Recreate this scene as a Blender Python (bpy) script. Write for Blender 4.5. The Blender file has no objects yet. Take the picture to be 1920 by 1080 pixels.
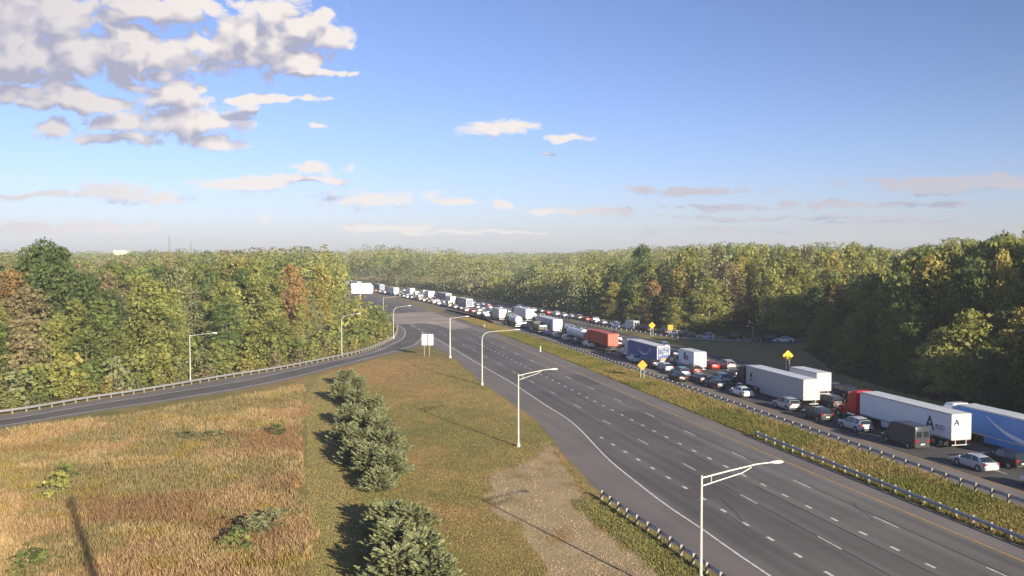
import bpy, math, random
import numpy as np
from mathutils import Vector, Matrix
R = math.radians
S = bpy.context.scene
COL = S.collection
random.seed(7)
RNG = np.random.default_rng(11)

# ------------------------------------------------------------------ camera
CAMH, HOR, F = 22.0, 472.0, 1660.0
PITCH = math.atan((540 - HOR) / F)
cd = bpy.data.cameras.new('camera'); cam = bpy.data.objects.new('camera', cd); COL.objects.link(cam)
cam.location = (0, 0, CAMH); cam.rotation_euler = (math.pi / 2 - PITCH, 0, 0)
cd.sensor_width = 36; cd.lens = 36 * F / 1920; cd.clip_end = 20000; cd.clip_start = 0.5
S.camera = cam
# ------------------------------------------------------------------ light
SUN_EL, SUN_AZ = R(16.5), math.atan2(0.505, -0.863)       # azimuth clockwise from +Y, sun behind right of the camera
sl = bpy.data.lights.new('sun', 'SUN'); sl.energy = 5.0; sl.angle = R(0.5); sl.color = (1.0, 0.90, 0.69)
so = bpy.data.objects.new('sun', sl); COL.objects.link(so)
sdir = Vector((math.sin(SUN_AZ) * math.cos(SUN_EL), math.cos(SUN_AZ) * math.cos(SUN_EL), math.sin(SUN_EL)))
so.rotation_euler = sdir.to_track_quat('Z', 'Y').to_euler(); so.location = (40, -60, 60)
S.view_settings.view_transform = 'Standard'; S.view_settings.look = 'None'
S.view_settings.exposure = 1.0; S.view_settings.gamma = 1
S.cycles.max_bounces = 5; S.cycles.diffuse_bounces = 2; S.cycles.glossy_bounces = 2
S.cycles.transmission_bounces = 2; S.cycles.transparent_max_bounces = 6; S.cycles.volume_bounces = 0

def build_world():
    w = bpy.data.worlds.new('World'); S.world = w; w.use_nodes = True
    nt = w.node_tree; nt.nodes.clear(); N = nt.nodes.new; L = nt.links.new
    out = N('ShaderNodeOutputWorld'); bg = N('ShaderNodeBackground'); bg.inputs[1].default_value = 0.066
    sky = N('ShaderNodeTexSky'); sky.sky_type = 'NISHITA'; sky.sun_disc = False
    sky.sun_elevation = SUN_EL; sky.sun_rotation = SUN_AZ; sky.altitude = 50; sky.air_density = 1.0
    sky.dust_density = 0.6; sky.ozone_density = 1.6
    # clouds laid out on the dome by bearing and height, in units of the tangent
    g = bpy.data.node_groups.new('cloud_density', 'ShaderNodeTree')
    g.interface.new_socket('P', in_out='INPUT', socket_type='NodeSocketVector')
    g.interface.new_socket('D', in_out='OUTPUT', socket_type='NodeSocketFloat'); g.interface.new_socket('H', in_out='OUTPUT', socket_type='NodeSocketFloat')
    gi = g.nodes.new('NodeGroupInput'); go = g.nodes.new('NodeGroupOutput'); GN = g.nodes.new; GL = g.links.new
    P = gi.outputs['P']
    def vm(op, a, b=None, c=None):
        n = GN('ShaderNodeVectorMath'); n.operation = op
        for i, v in enumerate((a, b, c)):
            if v is None: continue
            if isinstance(v, (tuple, list)): n.inputs[i].default_value = v
            else: GL(v, n.inputs[i])
        return n
    def m(op, a, b=None, c=None, clamp=False):
        n = GN('ShaderNodeMath'); n.operation = op; n.use_clamp = clamp
        for i, v in enumerate((a, b, c)):
            if v is None: continue
            if isinstance(v, (int, float)): n.inputs[i].default_value = v
            else: GL(v, n.inputs[i])
        return n.outputs[0]
    wn = GN('ShaderNodeTexNoise'); wn.inputs['Scale'].default_value = 26; wn.inputs['Detail'].default_value = 2
    GL(P, wn.inputs['Vector'])
    w1 = vm('MULTIPLY_ADD', wn.outputs['Color'], (0.030, 0.018, 0), (-0.015, -0.009, 0))
    wp = vm('ADD', P, w1.outputs[0]).outputs[0]
    # (px centre x, y, half width, half height) read as bearings from the mast
    B = [(20, 50, 190, 90), (20, 118, 150, 42), (150, 105, 120, 40), (250, 100, 90, 42), (245, 72, 45, 26), (330, 112, 90, 34), (420, 100, 70, 38), (470, 70, 55, 46), (515, 45, 45, 38), (570, 62, 70, 42), (620, 72, 45, 28), (500, 110, 110, 28),
         (340, 22, 110, 20), (215, 40, 50, 18),
         (30, 178, 90, 22), (110, 190, 90, 22), (190, 200, 60, 18), (330, 178, 78, 30), (308, 140, 36, 15), (240, 232, 70, 24), (330, 232, 90, 30), (400, 228, 58, 24), (405, 268, 56, 14), (240, 260, 90, 11), (118, 240, 44, 18),
         (520, 188, 80, 6), (600, 140, 80, 7), (595, 234, 20, 6),
         (245, 362, 58, 20), (310, 372, 34, 12), (400, 350, 45, 10), (470, 345, 62, 15), (590, 316, 40, 11), (570, 336, 62, 6), (90, 368, 120, 7),
         (715, 372, 100, 13), (850, 382, 55, 6), (943, 386, 24, 11), (940, 243, 60, 13), (1062, 260, 38, 7), (1030, 286, 20, 3),
         (1310, 358, 115, 9), (1780, 345, 200, 13), (1620, 384, 210, 7), (1370, 388, 120, 6), (1100, 398, 120, 7), (1380, 430, 90, 6), (1212, 440, 18, 7), (1470, 434, 40, 4),
         (120, 428, 160, 10), (720, 428, 75, 8), (500, 412, 14, 6), (900, 434, 160, 3), (1700, 420, 180, 5), (1500, 408, 300, 4)]
    prev = None
    for (x, y, a, b) in B:
        u, v = (x - 960) / F, (HOR - y) / F
        sx, sy = F / (a * 1.12), F / (b * 1.15)
        q = vm('MULTIPLY_ADD', wp, (sx, sy, 0), (-u * sx, -v * sy, 0)).outputs[0]
        ln = vm('LENGTH', q).outputs['Value']
        if prev is None: prev = ln
        else:
            prev = m('MINIMUM', prev, ln)
    base = m('MINIMUM', m('MAXIMUM', m('SUBTRACT', 1.0, prev), -1.8), 0.75)
    sc = vm('MULTIPLY', wp, (1, 1.35, 1)).outputs[0]
    d = base
    for k, (fs, am) in enumerate(((15, 2.4), (33, 1.8), (74, 1.0), (170, 0.6))):
        n1 = GN('ShaderNodeTexNoise'); n1.inputs['Scale'].default_value = fs; n1.inputs['Detail'].default_value = 0
        of = vm('ADD', sc, (k * 3.1, k * 1.7, k * .7)).outputs[0]; GL(of, n1.inputs['Vector'])
        d = m('MULTIPLY_ADD', m('ABSOLUTE', m('SUBTRACT', n1.outputs[0], 0.5)), am, d)     # billows: round lobes, creased between
        if k == 1: hh_ = d
        if k == 2: hh_ = m('MULTIPLY_ADD', m('ABSOLUTE', m('SUBTRACT', n1.outputs[0], 0.5)), am * .5, hh_)
    d = m('SUBTRACT', d, BIAS)
    GL(d, go.inputs['D']); GL(hh_, go.inputs['H'])
    tc = N('ShaderNodeTexCoord'); sp = N('ShaderNodeSeparateXYZ'); L(tc.outputs['Generated'], sp.inputs[0])
    def M(op, a, b=None, c=None, clamp=False):
        n = N('ShaderNodeMath'); n.operation = op; n.use_clamp = clamp
        for i, v in enumerate((a, b, c)):
            if v is None: continue
            if isinstance(v, (int, float)): n.inputs[i].default_value = v
            else: L(v, n.inputs[i])
        return n.outputs[0]
    yy = M('MAXIMUM', sp.outputs[1], 0.15)
    u = M('DIVIDE', sp.outputs[0], yy); v = M('DIVIDE', sp.outputs[2], yy)
    cb = N('ShaderNodeCombineXYZ'); L(u, cb.inputs[0]); L(v, cb.inputs[1])
    def dens(dx, dy):
        gg = N('ShaderNodeGroup'); gg.node_tree = g
        if dx == 0 and dy == 0: L(cb.outputs[0], gg.inputs[0])
        else:
            of = N('ShaderNodeVectorMath'); of.operation = 'ADD'; L(cb.outputs[0], of.inputs[0]); of.inputs[1].default_value = (dx, dy, 0); L(of.outputs[0], gg.inputs[0])
        return gg
    D0 = dens(0, 0); D1 = dens(0.008, 0.018)
    alpha = N('ShaderNodeMapRange'); alpha.interpolation_type = 'SMOOTHSTEP'; L(D0.outputs[0], alpha.inputs[0])
    alpha.inputs[1].default_value = CA; alpha.inputs[2].default_value = CB
    ce = N('ShaderNodeMapRange'); L(v, ce.inputs[0]); ce.inputs[1].default_value = 0.03; ce.inputs[2].default_value = 0.16; ce.inputs[3].default_value = 0.85; ce.inputs[4].default_value = CB; L(ce.outputs[0], alpha.inputs[2])
    # sunlit upper right faces of the billows, shaded bases
    lit = M('MULTIPLY_ADD', M('SUBTRACT', D0.outputs[1], D1.outputs[1]), LK, 0.44, clamp=True)
    dl = N('ShaderNodeMapRange'); L(u, dl.inputs[0]); dl.inputs[1].default_value = 0.03; dl.inputs[2].default_value = 0.15; dl.inputs[3].default_value = 1.0; dl.inputs[4].default_value = 0.30
    dv = N('ShaderNodeMapRange'); L(v, dv.inputs[0]); dv.inputs[1].default_value = 0.09; dv.inputs[2].default_value = 0.11
    lit = M('MULTIPLY', lit, M('MAXIMUM', dl.outputs[0], dv.outputs[0]))
    th = N('ShaderNodeMapRange'); L(u, th.inputs[0]); th.inputs[1].default_value = -0.57; th.inputs[2].default_value = -0.33; th.inputs[3].default_value = 0.58; th.inputs[4].default_value = 1.0   # the bank is thickest to the left
    lit = M('MULTIPLY', lit, th.outputs[0])
    cr = N('ShaderNodeMix'); cr.data_type = 'RGBA'; L(lit, cr.inputs[0])
    cr.inputs[6].default_value = (3.3, 3.3, 4.2, 1); cr.inputs[7].default_value = (7.2, 6.6, 6.2, 1)
    # thin far cloud low on the horizon is duller
    low = N('ShaderNodeMapRange'); L(v, low.inputs[0]); low.inputs[1].default_value = 0.02; low.inputs[2].default_value = 0.14
    low.inputs[3].default_value = 0.85; low.inputs[4].default_value = 0.97
    fac = M('MULTIPLY', alpha.outputs[0], low.outputs[0])
    up = M('GREATER_THAN', sp.outputs[2], 0.0); fr = M('GREATER_THAN', sp.outputs[1], 0.2)
    fac = M('MULTIPLY', M('MULTIPLY', fac, up), fr)
    # lift the clear sky towards the violet blue of this evening air
    grade = N('ShaderNodeMix'); grade.data_type = 'RGBA'; grade.blend_type = 'MULTIPLY'; grade.inputs[0].default_value = 1
    L(sky.outputs[0], grade.inputs[6])
    el = N('ShaderNodeMapRange'); L(v, el.inputs[0]); el.inputs[1].default_value = -0.01; el.inputs[2].default_value = 0.30; el.interpolation_type = 'SMOOTHSTEP'
    gm = N('ShaderNodeMix'); gm.data_type = 'RGBA'; L(el.outputs[0], gm.inputs[0]); gm.inputs[6].default_value = SKYLOW; gm.inputs[7].default_value = SKYTINT
    ur = N('ShaderNodeMapRange'); L(u, ur.inputs[0]); ur.inputs[1].default_value = -0.3; ur.inputs[2].default_value = 0.7; ur.inputs[3].default_value = 1.06; ur.inputs[4].default_value = 0.80; ur.clamp = True
    ue = N('ShaderNodeMix'); L(el.outputs[0], ue.inputs[0]); ue.inputs[2].default_value = 1.0; L(ur.outputs[0], ue.inputs[3])
    gs = N('ShaderNodeVectorMath'); gs.operation = 'SCALE'; L(gm.outputs[2], gs.inputs[0]); L(ue.outputs[0], gs.inputs['Scale']); L(gs.outputs[0], grade.inputs[7])
    mx = N('ShaderNodeMix'); mx.data_type = 'RGBA'; L(fac, mx.inputs[0]); L(grade.outputs[2], mx.inputs[6]); L(cr.outputs[2], mx.inputs[7])
    L(mx.outputs[2], bg.inputs[0]); L(bg.outputs[0], out.inputs[0])
    w.cycles.sampling_method = 'MANUAL'; w.cycles.sample_map_resolution = 512
CA, CB, BIAS, LK = 0.0, 0.55, 0.38, 1.25
SKYTINT = (0.81, 0.83, 1.18, 1); SKYLOW = (0.80, 0.86, 1.36, 1)
build_world()

# ------------------------------------------------------------------ helpers
_cp, _sp = math.cos(PITCH), math.sin(PITCH)
def G(px, py, z=0.0):
    """point at height z seen at a pixel of the 1920x1080 survey frame"""
    a, b = (px - 960) / F, (540 - py) / F
    dy, dz = _cp + b * _sp, -_sp + b * _cp
    t = (z - CAMH) / dz
    return (a * t, dy * t)
def GV(px, py, z=0.0):
    x, y = G(px, py, z); return Vector((x, y, z))
def to_px(x, y, z):
    zc = y * _cp - (z - CAMH) * _sp; yc = y * _sp + (z - CAMH) * _cp
    return 960 + F * x / zc, 540 - F * yc / zc
def tag(o, label=None, cat=None, group=None, kind=None):
    if label: o['label'] = label
    if cat: o['category'] = cat
    if group: o['group'] = group
    if kind: o['kind'] = kind
    return o
def empty(name, loc=(0, 0, 0), rz=0, **k):
    o = bpy.data.objects.new(name, None); COL.objects.link(o); o.location = loc; o.rotation_euler = (0, 0, rz)
    o.empty_display_size = 0.3
    return tag(o, **k)
def mesh_obj(name, me, mat, parent=None):
    o = bpy.data.objects.new(name, me); COL.objects.link(o)
    if mat is not None and not me.materials: me.materials.append(mat)
    if parent is not None: o.parent = parent
    return o
def copy_tree(o, parent=None, color=None):
    c = o.copy(); COL.objects.link(c)
    if parent is not None: c.parent = parent
    if color is not None: c.color = color
    for ch in o.children: copy_tree(ch, c, color)
    return c
class MB:
    def __init__(s): s.v = []; s.f = []
    def poly(s, pts):
        n = len(s.v); s.v += [tuple(p) for p in pts]; s.f.append(tuple(range(n, n + len(pts)))); return s
    def box(s, x0, x1, y0, y1, z0, z1, M=None):
        n = len(s.v)
        p = [(x0, y0, z0), (x1, y0, z0), (x1, y1, z0), (x0, y1, z0), (x0, y0, z1), (x1, y0, z1), (x1, y1, z1), (x0, y1, z1)]
        if M is not None: p = [tuple(M @ Vector(q)) for q in p]
        s.v += p
        s.f += [tuple(n + i for i in q) for q in ((0, 3, 2, 1), (4, 5, 6, 7), (0, 1, 5, 4), (1, 2, 6, 5), (2, 3, 7, 6), (3, 0, 4, 7))]
        return s
    def loft(s, rings, cap=True, closed=True):
        n = len(s.v); k = len(rings[0])
        for r in rings: s.v += [tuple(p) for p in r]
        for i in range(len(rings) - 1):
            for j in range(k if closed else k - 1):
                a = n + i * k + j; b = n + i * k + (j + 1) % k
                s.f.append((a, b, b + k, a + k))
        if cap:
            s.f.append(tuple(n + j for j in reversed(range(k))))
            s.f.append(tuple(n + (len(rings) - 1) * k + j for j in range(k)))
        return s
    def tube(s, pts, rad, n=8, cap=True):
        pts = [Vector(p) for p in pts]
        if not isinstance(rad, (list, tuple)): rad = [rad] * len(pts)
        rings = []
        for i, p in enumerate(pts):
            t = (pts[min(i + 1, len(pts) - 1)] - pts[max(i - 1, 0)]).normalized()
            a = t.cross(Vector((0, 0, 1)))
            if a.length < 0.05: a = t.cross(Vector((0, 1, 0)))
            a.normalize(); b = t.cross(a)
            rings.append([p + (a * math.cos(k * 2 * math.pi / n) + b * math.sin(k * 2 * math.pi / n)) * rad[i] for k in range(n)])
        return s.loft(rings, cap)
    def cyl(s, c, ax, r, h, n=16):
        c = Vector(c); d = {'x': Vector((1, 0, 0)), 'y': Vector((0, 1, 0)), 'z': Vector((0, 0, 1))}[ax]
        return s.tube([c - d * h / 2, c + d * h / 2], r, n)
    def mesh(s, name, smooth=0):
        me = bpy.data.meshes.new(name); me.from_pydata(s.v, [], s.f); me.update()
        if smooth:
            me.polygons.foreach_set('use_smooth', [True] * len(me.polygons)); me.set_sharp_from_angle(angle=R(smooth))
        return me
    def build(s, name, mat, parent=None, smooth=0):
        return mesh_obj(name, s.mesh(name, smooth), mat, parent)

def new_mat(name):
    m = bpy.data.materials.new(name); m.use_nodes = True
    return m, m.node_tree, m.node_tree.nodes['Principled BSDF']
def mat(name, col, rough=0.6, metal=0.0, var=0.12, scale=2.0, bump=0.0, spec=0.5, objcol=False, detail=4):
    m, nt, b = new_mat(name); N = nt.nodes.new; L = nt.links.new
    b.inputs['Roughness'].default_value = rough; b.inputs['Metallic'].default_value = metal
    b.inputs['Specular IOR Level'].default_value = spec
    tc = N('ShaderNodeTexCoord'); nz = N('ShaderNodeTexNoise'); nz.inputs['Scale'].default_value = scale; nz.inputs['Detail'].default_value = detail
    L(tc.outputs['Object'], nz.inputs['Vector'])
    mr = N('ShaderNodeMapRange'); L(nz.outputs[0], mr.inputs[0]); mr.inputs[1].default_value = .3; mr.inputs[2].default_value = .7
    mr.inputs[3].default_value = 1 - var; mr.inputs[4].default_value = 1 + var
    mu = N('ShaderNodeVectorMath'); mu.operation = 'SCALE'; L(mr.outputs[0], mu.inputs['Scale'])
    if objcol:
        oi = N('ShaderNodeObjectInfo'); L(oi.outputs['Color'], mu.inputs[0])
    else: mu.inputs[0].default_value = col
    L(mu.outputs[0], b.inputs['Base Color'])
    if bump:
        bp = N('ShaderNodeBump'); bp.inputs['Strength'].default_value = bump; L(nz.outputs[0], bp.inputs['Height']); L(bp.outputs[0], b.inputs['Normal'])
    return m
def leaf_mat(name, trans=0.25, objcol=True):
    m, nt, b = new_mat(name); N = nt.nodes.new; L = nt.links.new
    at = N('ShaderNodeAttribute'); at.attribute_name = 'tone'
    if objcol:
        oi = N('ShaderNodeObjectInfo'); mu = N('ShaderNodeVectorMath'); mu.operation = 'MULTIPLY'
        L(oi.outputs['Color'], mu.inputs[0]); L(at.outputs['Color'], mu.inputs[1]); c = mu.outputs[0]
    else: c = at.outputs['Color']
    b.inputs['Roughness'].default_value = 0.75; b.inputs['Specular IOR Level'].default_value = 0.2
    L(c, b.inputs['Base Color'])
    tr = N('ShaderNodeBsdfTranslucent'); L(c, tr.inputs[0])
    mx = N('ShaderNodeMixShader'); mx.inputs[0].default_value = trans
    L(b.outputs[0], mx.inputs[1]); L(tr.outputs[0], mx.inputs[2]); L(mx.outputs[0], nt.nodes['Material Output'].inputs[0])
    return m
def np_mesh(name, V, Fq, tone=None):
    """V (n,3); Fq (m,k) faces of k corners; tone (m,3) colour per face"""
    me = bpy.data.meshes.new(name); k = Fq.shape[1]
    me.vertices.add(len(V)); me.vertices.foreach_set('co', V.astype(np.float32).ravel())
    me.loops.add(Fq.size); me.loops.foreach_set('vertex_index', Fq.astype(np.int32).ravel())
    me.polygons.add(len(Fq)); me.polygons.foreach_set('loop_start', np.arange(0, Fq.size, k, dtype=np.int32))
    me.update(calc_edges=True); me.validate()
    if tone is not None:
        a = me.color_attributes.new('tone', 'FLOAT_COLOR', 'CORNER')
        c = np.ones((len(Fq), k, 4), np.float32); c[:, :, :3] = tone[:, None, :]
        a.data.foreach_set('color', c.ravel())
    return me
def vnoise(x, y, sc, seed=0):
    """smooth value noise 0..1"""
    x = x / sc; y = y / sc; xi = np.floor(x).astype(np.int64); yi = np.floor(y).astype(np.int64)
    fx = x - xi; fy = y - yi; fx = fx * fx * (3 - 2 * fx); fy = fy * fy * (3 - 2 * fy)
    def h(a, b):
        n = (a * 374761393 + b * 668265263 + seed * 1442695) & 0x7fffffff
        n = ((n ^ (n >> 13)) * 1274126177) & 0x7fffffff
        return ((n ^ (n >> 16)) & 0xffff) / 65535.0
    return (h(xi, yi) * (1 - fx) + h(xi + 1, yi) * fx) * (1 - fy) + (h(xi, yi + 1) * (1 - fx) + h(xi + 1, yi + 1) * fx) * fy
def fbm(x, y, sc, seed=0): return 0.5 * vnoise(x, y, sc, seed) + 0.3 * vnoise(x, y, sc / 2.3, seed + 1) + 0.2 * vnoise(x, y, sc / 5.1, seed + 2)
def inpoly(x, y, P):
    x = np.asarray(x, float); y = np.asarray(y, float); r = np.zeros(x.shape, bool); n = len(P)
    for i in range(n):
        x1, y1 = P[i]; x2, y2 = P[(i + 1) % n]
        if y1 == y2: continue
        c = ((y1 > y) != (y2 > y)) & (x < (x2 - x1) * (y - y1) / (y2 - y1) + x1); r ^= c
    return r
def dist_line(x, y, P):
    """distance to a polyline"""
    x = np.asarray(x, float); y = np.asarray(y, float); d = np.full(x.shape, 1e9)
    for (x1, y1), (x2, y2) in zip(P[:-1], P[1:]):
        l2 = (x2 - x1) ** 2 + (y2 - y1) ** 2 + 1e-9
        t = np.clip(((x - x1) * (x2 - x1) + (y - y1) * (y2 - y1)) / l2, 0, 1)
        d = np.minimum(d, np.hypot(x - x1 - t * (x2 - x1), y - y1 - t * (y2 - y1)))
    return d
def smooth_path(pts, deg=None, step=3.0, ext=0):
    """resample a polyline of ground points evenly with a Catmull-Rom spline"""
    P = [np.array(p, float) for p in pts]
    P = [2 * P[0] - P[1]] + P + [2 * P[-1] - P[-2]]
    out = []
    for i in range(1, len(P) - 2):
        for k in range(16):
            t = k / 16
            out.append(0.5 * (2 * P[i] + (P[i + 1] - P[i - 1]) * t + (2 * P[i - 1] - 5 * P[i] + 4 * P[i + 1] - P[i + 2]) * t * t + (3 * P[i] - P[i - 1] - 3 * P[i + 1] + P[i + 2]) * t ** 3))
    out.append(P[-2]); out = np.array(out)
    s = np.r_[0, np.cumsum(np.hypot(*np.diff(out, axis=0).T))]
    n = max(2, int(s[-1] / step) + 1); q = np.linspace(0, s[-1], n)
    return np.c_[np.interp(q, s, out[:, 0]), np.interp(q, s, out[:, 1])]
def offset(P, d):
    T = np.gradient(P, axis=0); T /= np.hypot(T[:, 0], T[:, 1])[:, None]
    return P + np.c_[T[:, 1], -T[:, 0]] * d          # to the right of travel
def at_s(P, s):
    c = np.r_[0, np.cumsum(np.hypot(*np.diff(P, axis=0).T))]
    return np.array([np.interp(s, c, P[:, 0]), np.interp(s, c, P[:, 1])])
def plen(P): return float(np.hypot(*np.diff(P, axis=0).T).sum())
def heading(P, x, y):
    i = int(np.argmin(np.hypot(P[:, 0] - x, P[:, 1] - y))); i = min(max(i, 1), len(P) - 2)
    d = P[i + 1] - P[i - 1]; return math.atan2(d[1], d[0])
def px_path(L, step=3.0, fit=None):
    W = [G(*p) for p in L]
    if fit:
        A = np.array(W); c = np.polyfit(A[:, 1], A[:, 0], fit)
        ys = np.arange(A[:, 1].min(), A[:, 1].max(), 4.0); W = np.c_[np.polyval(c, ys), ys]
        if A[0, 1] > A[-1, 1]: W = W[::-1]
        return smooth_path(W[::3], step=step)
    return smooth_path(W, step=step)
def sheet(name, A, B, z, m, kind='structure', thick=0.0):
    n = min(len(A), len(B)); mb = MB()
    for i in range(n): mb.v += [(A[i][0], A[i][1], z), (B[i][0], B[i][1], z)]
    for i in range(n - 1): mb.f.append((2 * i, 2 * i + 1, 2 * i + 3, 2 * i + 2))
    o = mb.build(name, m)
    up = o.data.polygons[0].normal.z
    if up < 0: o.data.flip_normals()
    if kind: o['kind'] = kind
    return o
def resample(P, n):
    c = np.r_[0, np.cumsum(np.hypot(*np.diff(P, axis=0).T))]; q = np.linspace(0, c[-1], n)
    return np.c_[np.interp(q, c, P[:, 0]), np.interp(q, c, P[:, 1])]

# ------------------------------------------------------------------ survey lines (all become ground points at once)
YEL = px_path([(2100, 1130), (1920, 1053), (1785, 996), (1693, 960), (1560, 902), (1447, 855), (1373, 825), (1280, 782.5), (1210, 753), (1160, 733), (1093, 703), (1027, 675), (960, 647), (910, 626), (882, 613.5), (845, 598), (807, 585), (770, 574.5), (734, 564), (684, 551), (655, 545)], fit=5)
NRE = px_path([(2100, 1098), (1920, 1026), (1831, 990), (1737, 955), (1607, 903), (1560, 883), (1457, 840), (1420, 822), (1343, 788), (1298, 769), (1243, 751), (1177, 726), (1127, 705), (1060, 677), (1010, 655), (960, 634.5), (925, 621), (890, 608), (850, 594), (812, 582), (775, 572), (740, 561), (684, 549), (655, 543.5)], fit=5)
WL = px_path([(1640, 1215), (1540, 1146), (1443, 1080), (1372, 1032), (1313, 990), (1250, 948), (1190, 902), (1147, 867), (1117, 837), (1090, 808), (1063, 785), (1023, 760), (990, 738), (960, 718), (932, 702), (890, 678), (847, 652), (813, 633), (790, 621), (772, 609)])
LPE = px_path([(1550, 1225), (1450, 1155), (1350, 1082), (1290, 1038), (1245, 1007), (1202, 978), (1160, 949), (1130, 925), (1112, 912), (1085, 880), (1053, 847.5), (1038, 824), (1008, 791), (978, 767), (934, 738), (898, 711), (860, 678), (830, 660), (805, 648)])
L1 = px_path([(1960, 1115), (1852, 1066), (1628, 963.5), (1466, 890), (1342, 834), (1255, 795), (1182, 762), (1120, 733), (1080, 714.5), (1011, 683), (975, 667), (910, 637), (873, 622)], fit=3)
L2 = px_path([(1850, 1113), (1777, 1078), (1650, 1016), (1543, 963), (1415, 901), (1317, 852.5), (1262, 826), (1155, 772.5), (1122, 757), (1063, 727), (960, 675), (915, 653), (880, 637), (855, 627)], fit=3)
L3 = px_path([(1680, 1085), (1540, 1010), (1510, 994), (1379, 922), (1265, 862), (1186, 818), (1121, 783), (1068, 754.5), (1038, 738), (1002, 717.5), (970, 701), (915, 671), (873, 650), (840, 632), (812, 617.5)], fit=3)
L4 = px_path([(1570, 1086), (1504, 1046.6), (1452, 1015), (1359, 959), (1284, 915), (1223, 878), (1172, 847.5), (1127, 820), (1087, 797)], fit=2)
GR2 = px_path([(2300, 1090), (2100, 1020), (1910, 949), (1815, 914), (1702, 873), (1560, 829), (1452, 789), (1382, 763), (1333, 747), (1289, 732), (1255, 721), (1193, 699), (1143, 682), (1093, 665), (1043, 648), (998, 634), (951, 616), (920, 606), (891, 597), (813, 575), (744, 561), (700, 551), (660, 543.5)], fit=4)
d_ = GR2[-1] - GR2[-3]; d_ /= np.hypot(*d_)
def turn(P, n, k):                                     # both carriageways bend away to the left beyond
    out = list(P); d = P[-1] - P[-3]; d /= np.hypot(*d)
    for i in range(n):
        a = R(k); d = np.array([d[0] * math.cos(a) - d[1] * math.sin(a), d[0] * math.sin(a) + d[1] * math.cos(a)]); out.append(out[-1] + d * 3)
    return np.array(out)
GR2X = turn(GR2, 70, 0.35)
LFAR = smooth_path([G(*p) for p in [(745, 615), (733, 604), (707, 587), (690, 579), (667, 573), (653, 569)]])
LFARX = turn(LFAR, 60, 0.25)
RGU = px_path([(-260, 800), (-120, 793), (0, 779), (70, 768.5), (162, 752.5), (242, 740.5), (320, 727.5), (421, 710), (522, 694), (638, 671), (691, 657), (732, 638), (743, 627), (745, 615)])
RGL = px_path([(-300, 838), (-120, 818), (0, 802), (150, 778), (217, 767), (320, 752), (467, 728), (572, 705), (640, 687), (673, 680), (715, 668), (757, 658), (788, 650)])
RAMP = smooth_path([(160, 232), (110, 222), G(1560, 640), G(1478, 642), G(1420, 640), G(1376, 638), G(1320, 636.5), G(1286, 632), G(1250, 627), G(1215, 621.5), G(1180, 617), G(1131, 609), G(1098, 601.5), G(1061, 595.5), G(1020, 588), G(980, 580), G(940, 572), G(900, 565)])

# ------------------------------------------------------------------ ground
def color_mat(name, fine=6.0, var=0.3, rough=0.95, bump=0.3):
    m, nt, b = new_mat(name); N = nt.nodes.new; L = nt.links.new
    at = N('ShaderNodeAttribute'); at.attribute_name = 'tone'
    geo = N('ShaderNodeNewGeometry')
    n1 = N('ShaderNodeTexNoise'); n1.inputs['Scale'].default_value = fine; n1.inputs['Detail'].default_value = 6; n1.inputs['Roughness'].default_value = 0.65
    n2 = N('ShaderNodeTexNoise'); n2.inputs['Scale'].default_value = fine / 9; n2.inputs['Detail'].default_value = 4
    L(geo.outputs['Position'], n1.inputs['Vector']); L(geo.outputs['Position'], n2.inputs['Vector'])
    ad = N('ShaderNodeMath'); ad.operation = 'MULTIPLY_ADD'; L(n1.outputs[0], ad.inputs[0]); ad.inputs[1].default_value = 0.6
    ml = N('ShaderNodeMath'); ml.operation = 'MULTIPLY'; L(n2.outputs[0], ml.inputs[0]); ml.inputs[1].default_value = 0.4; L(ml.outputs[0], ad.inputs[2])
    mr = N('ShaderNodeMapRange'); L(ad.outputs[0], mr.inputs[0]); mr.inputs[1].default_value = .34; mr.inputs[2].default_value = .66
    mr.inputs[3].default_value = 1 - var; mr.inputs[4].default_value = 1 + var; mr.clamp = False
    mu = N('ShaderNodeVectorMath'); mu.operation = 'SCALE'; L(at.outputs['Color'], mu.inputs[0]); L(mr.outputs[0], mu.inputs['Scale'])
    L(mu.outputs[0], b.inputs['Base Color']); b.inputs['Roughness'].default_value = rough; b.inputs['Specular IOR Level'].default_value = 0.1
    bp = N('ShaderNodeBump'); bp.inputs['Strength'].default_value = bump; bp.inputs['Distance'].default_value = 0.15; L(n1.outputs[0], bp.inputs['Height']); L(bp.outputs[0], b.inputs['Normal'])
    return m
FIELD = [G(*p) for p in [(-400, 850), (0, 815), (220, 786), (340, 766), (480, 742), (568, 728), (572, 760), (566, 860), (572, 950), (578, 1080), (590, 1250), (-1500, 1250)]]
DIRT = [G(*p) for p in [(1035, 830), (1070, 870), (1100, 925), (1090, 960), (1150, 1010), (1215, 1060), (1300, 1150), (1050, 1150), (1000, 1050), (960, 990), (905, 925), (920, 890), (985, 868)]]
BANK = [G(*p) for p in [(1325, 629), (1345, 614), (1385, 610), (1425, 613), (1430, 624), (1385, 630)]]
def mixc(a, b, t): return a * (1 - t[:, None]) + np.array(b)[None, :] * t[:, None]
def sstep(x, a, b): t = np.clip((x - a) / (b - a), 0, 1); return t * t * (3 - 2 * t)
C_GREEN, C_OLIVE, C_TAN, C_DRY = (0.145, 0.145, 0.042), (0.215, 0.180, 0.065), (0.30, 0.215, 0.088), (0.33, 0.205, 0.095)
C_FIELD, C_DIRT = (0.30, 0.195, 0.078), (0.41, 0.300, 0.185)
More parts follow.
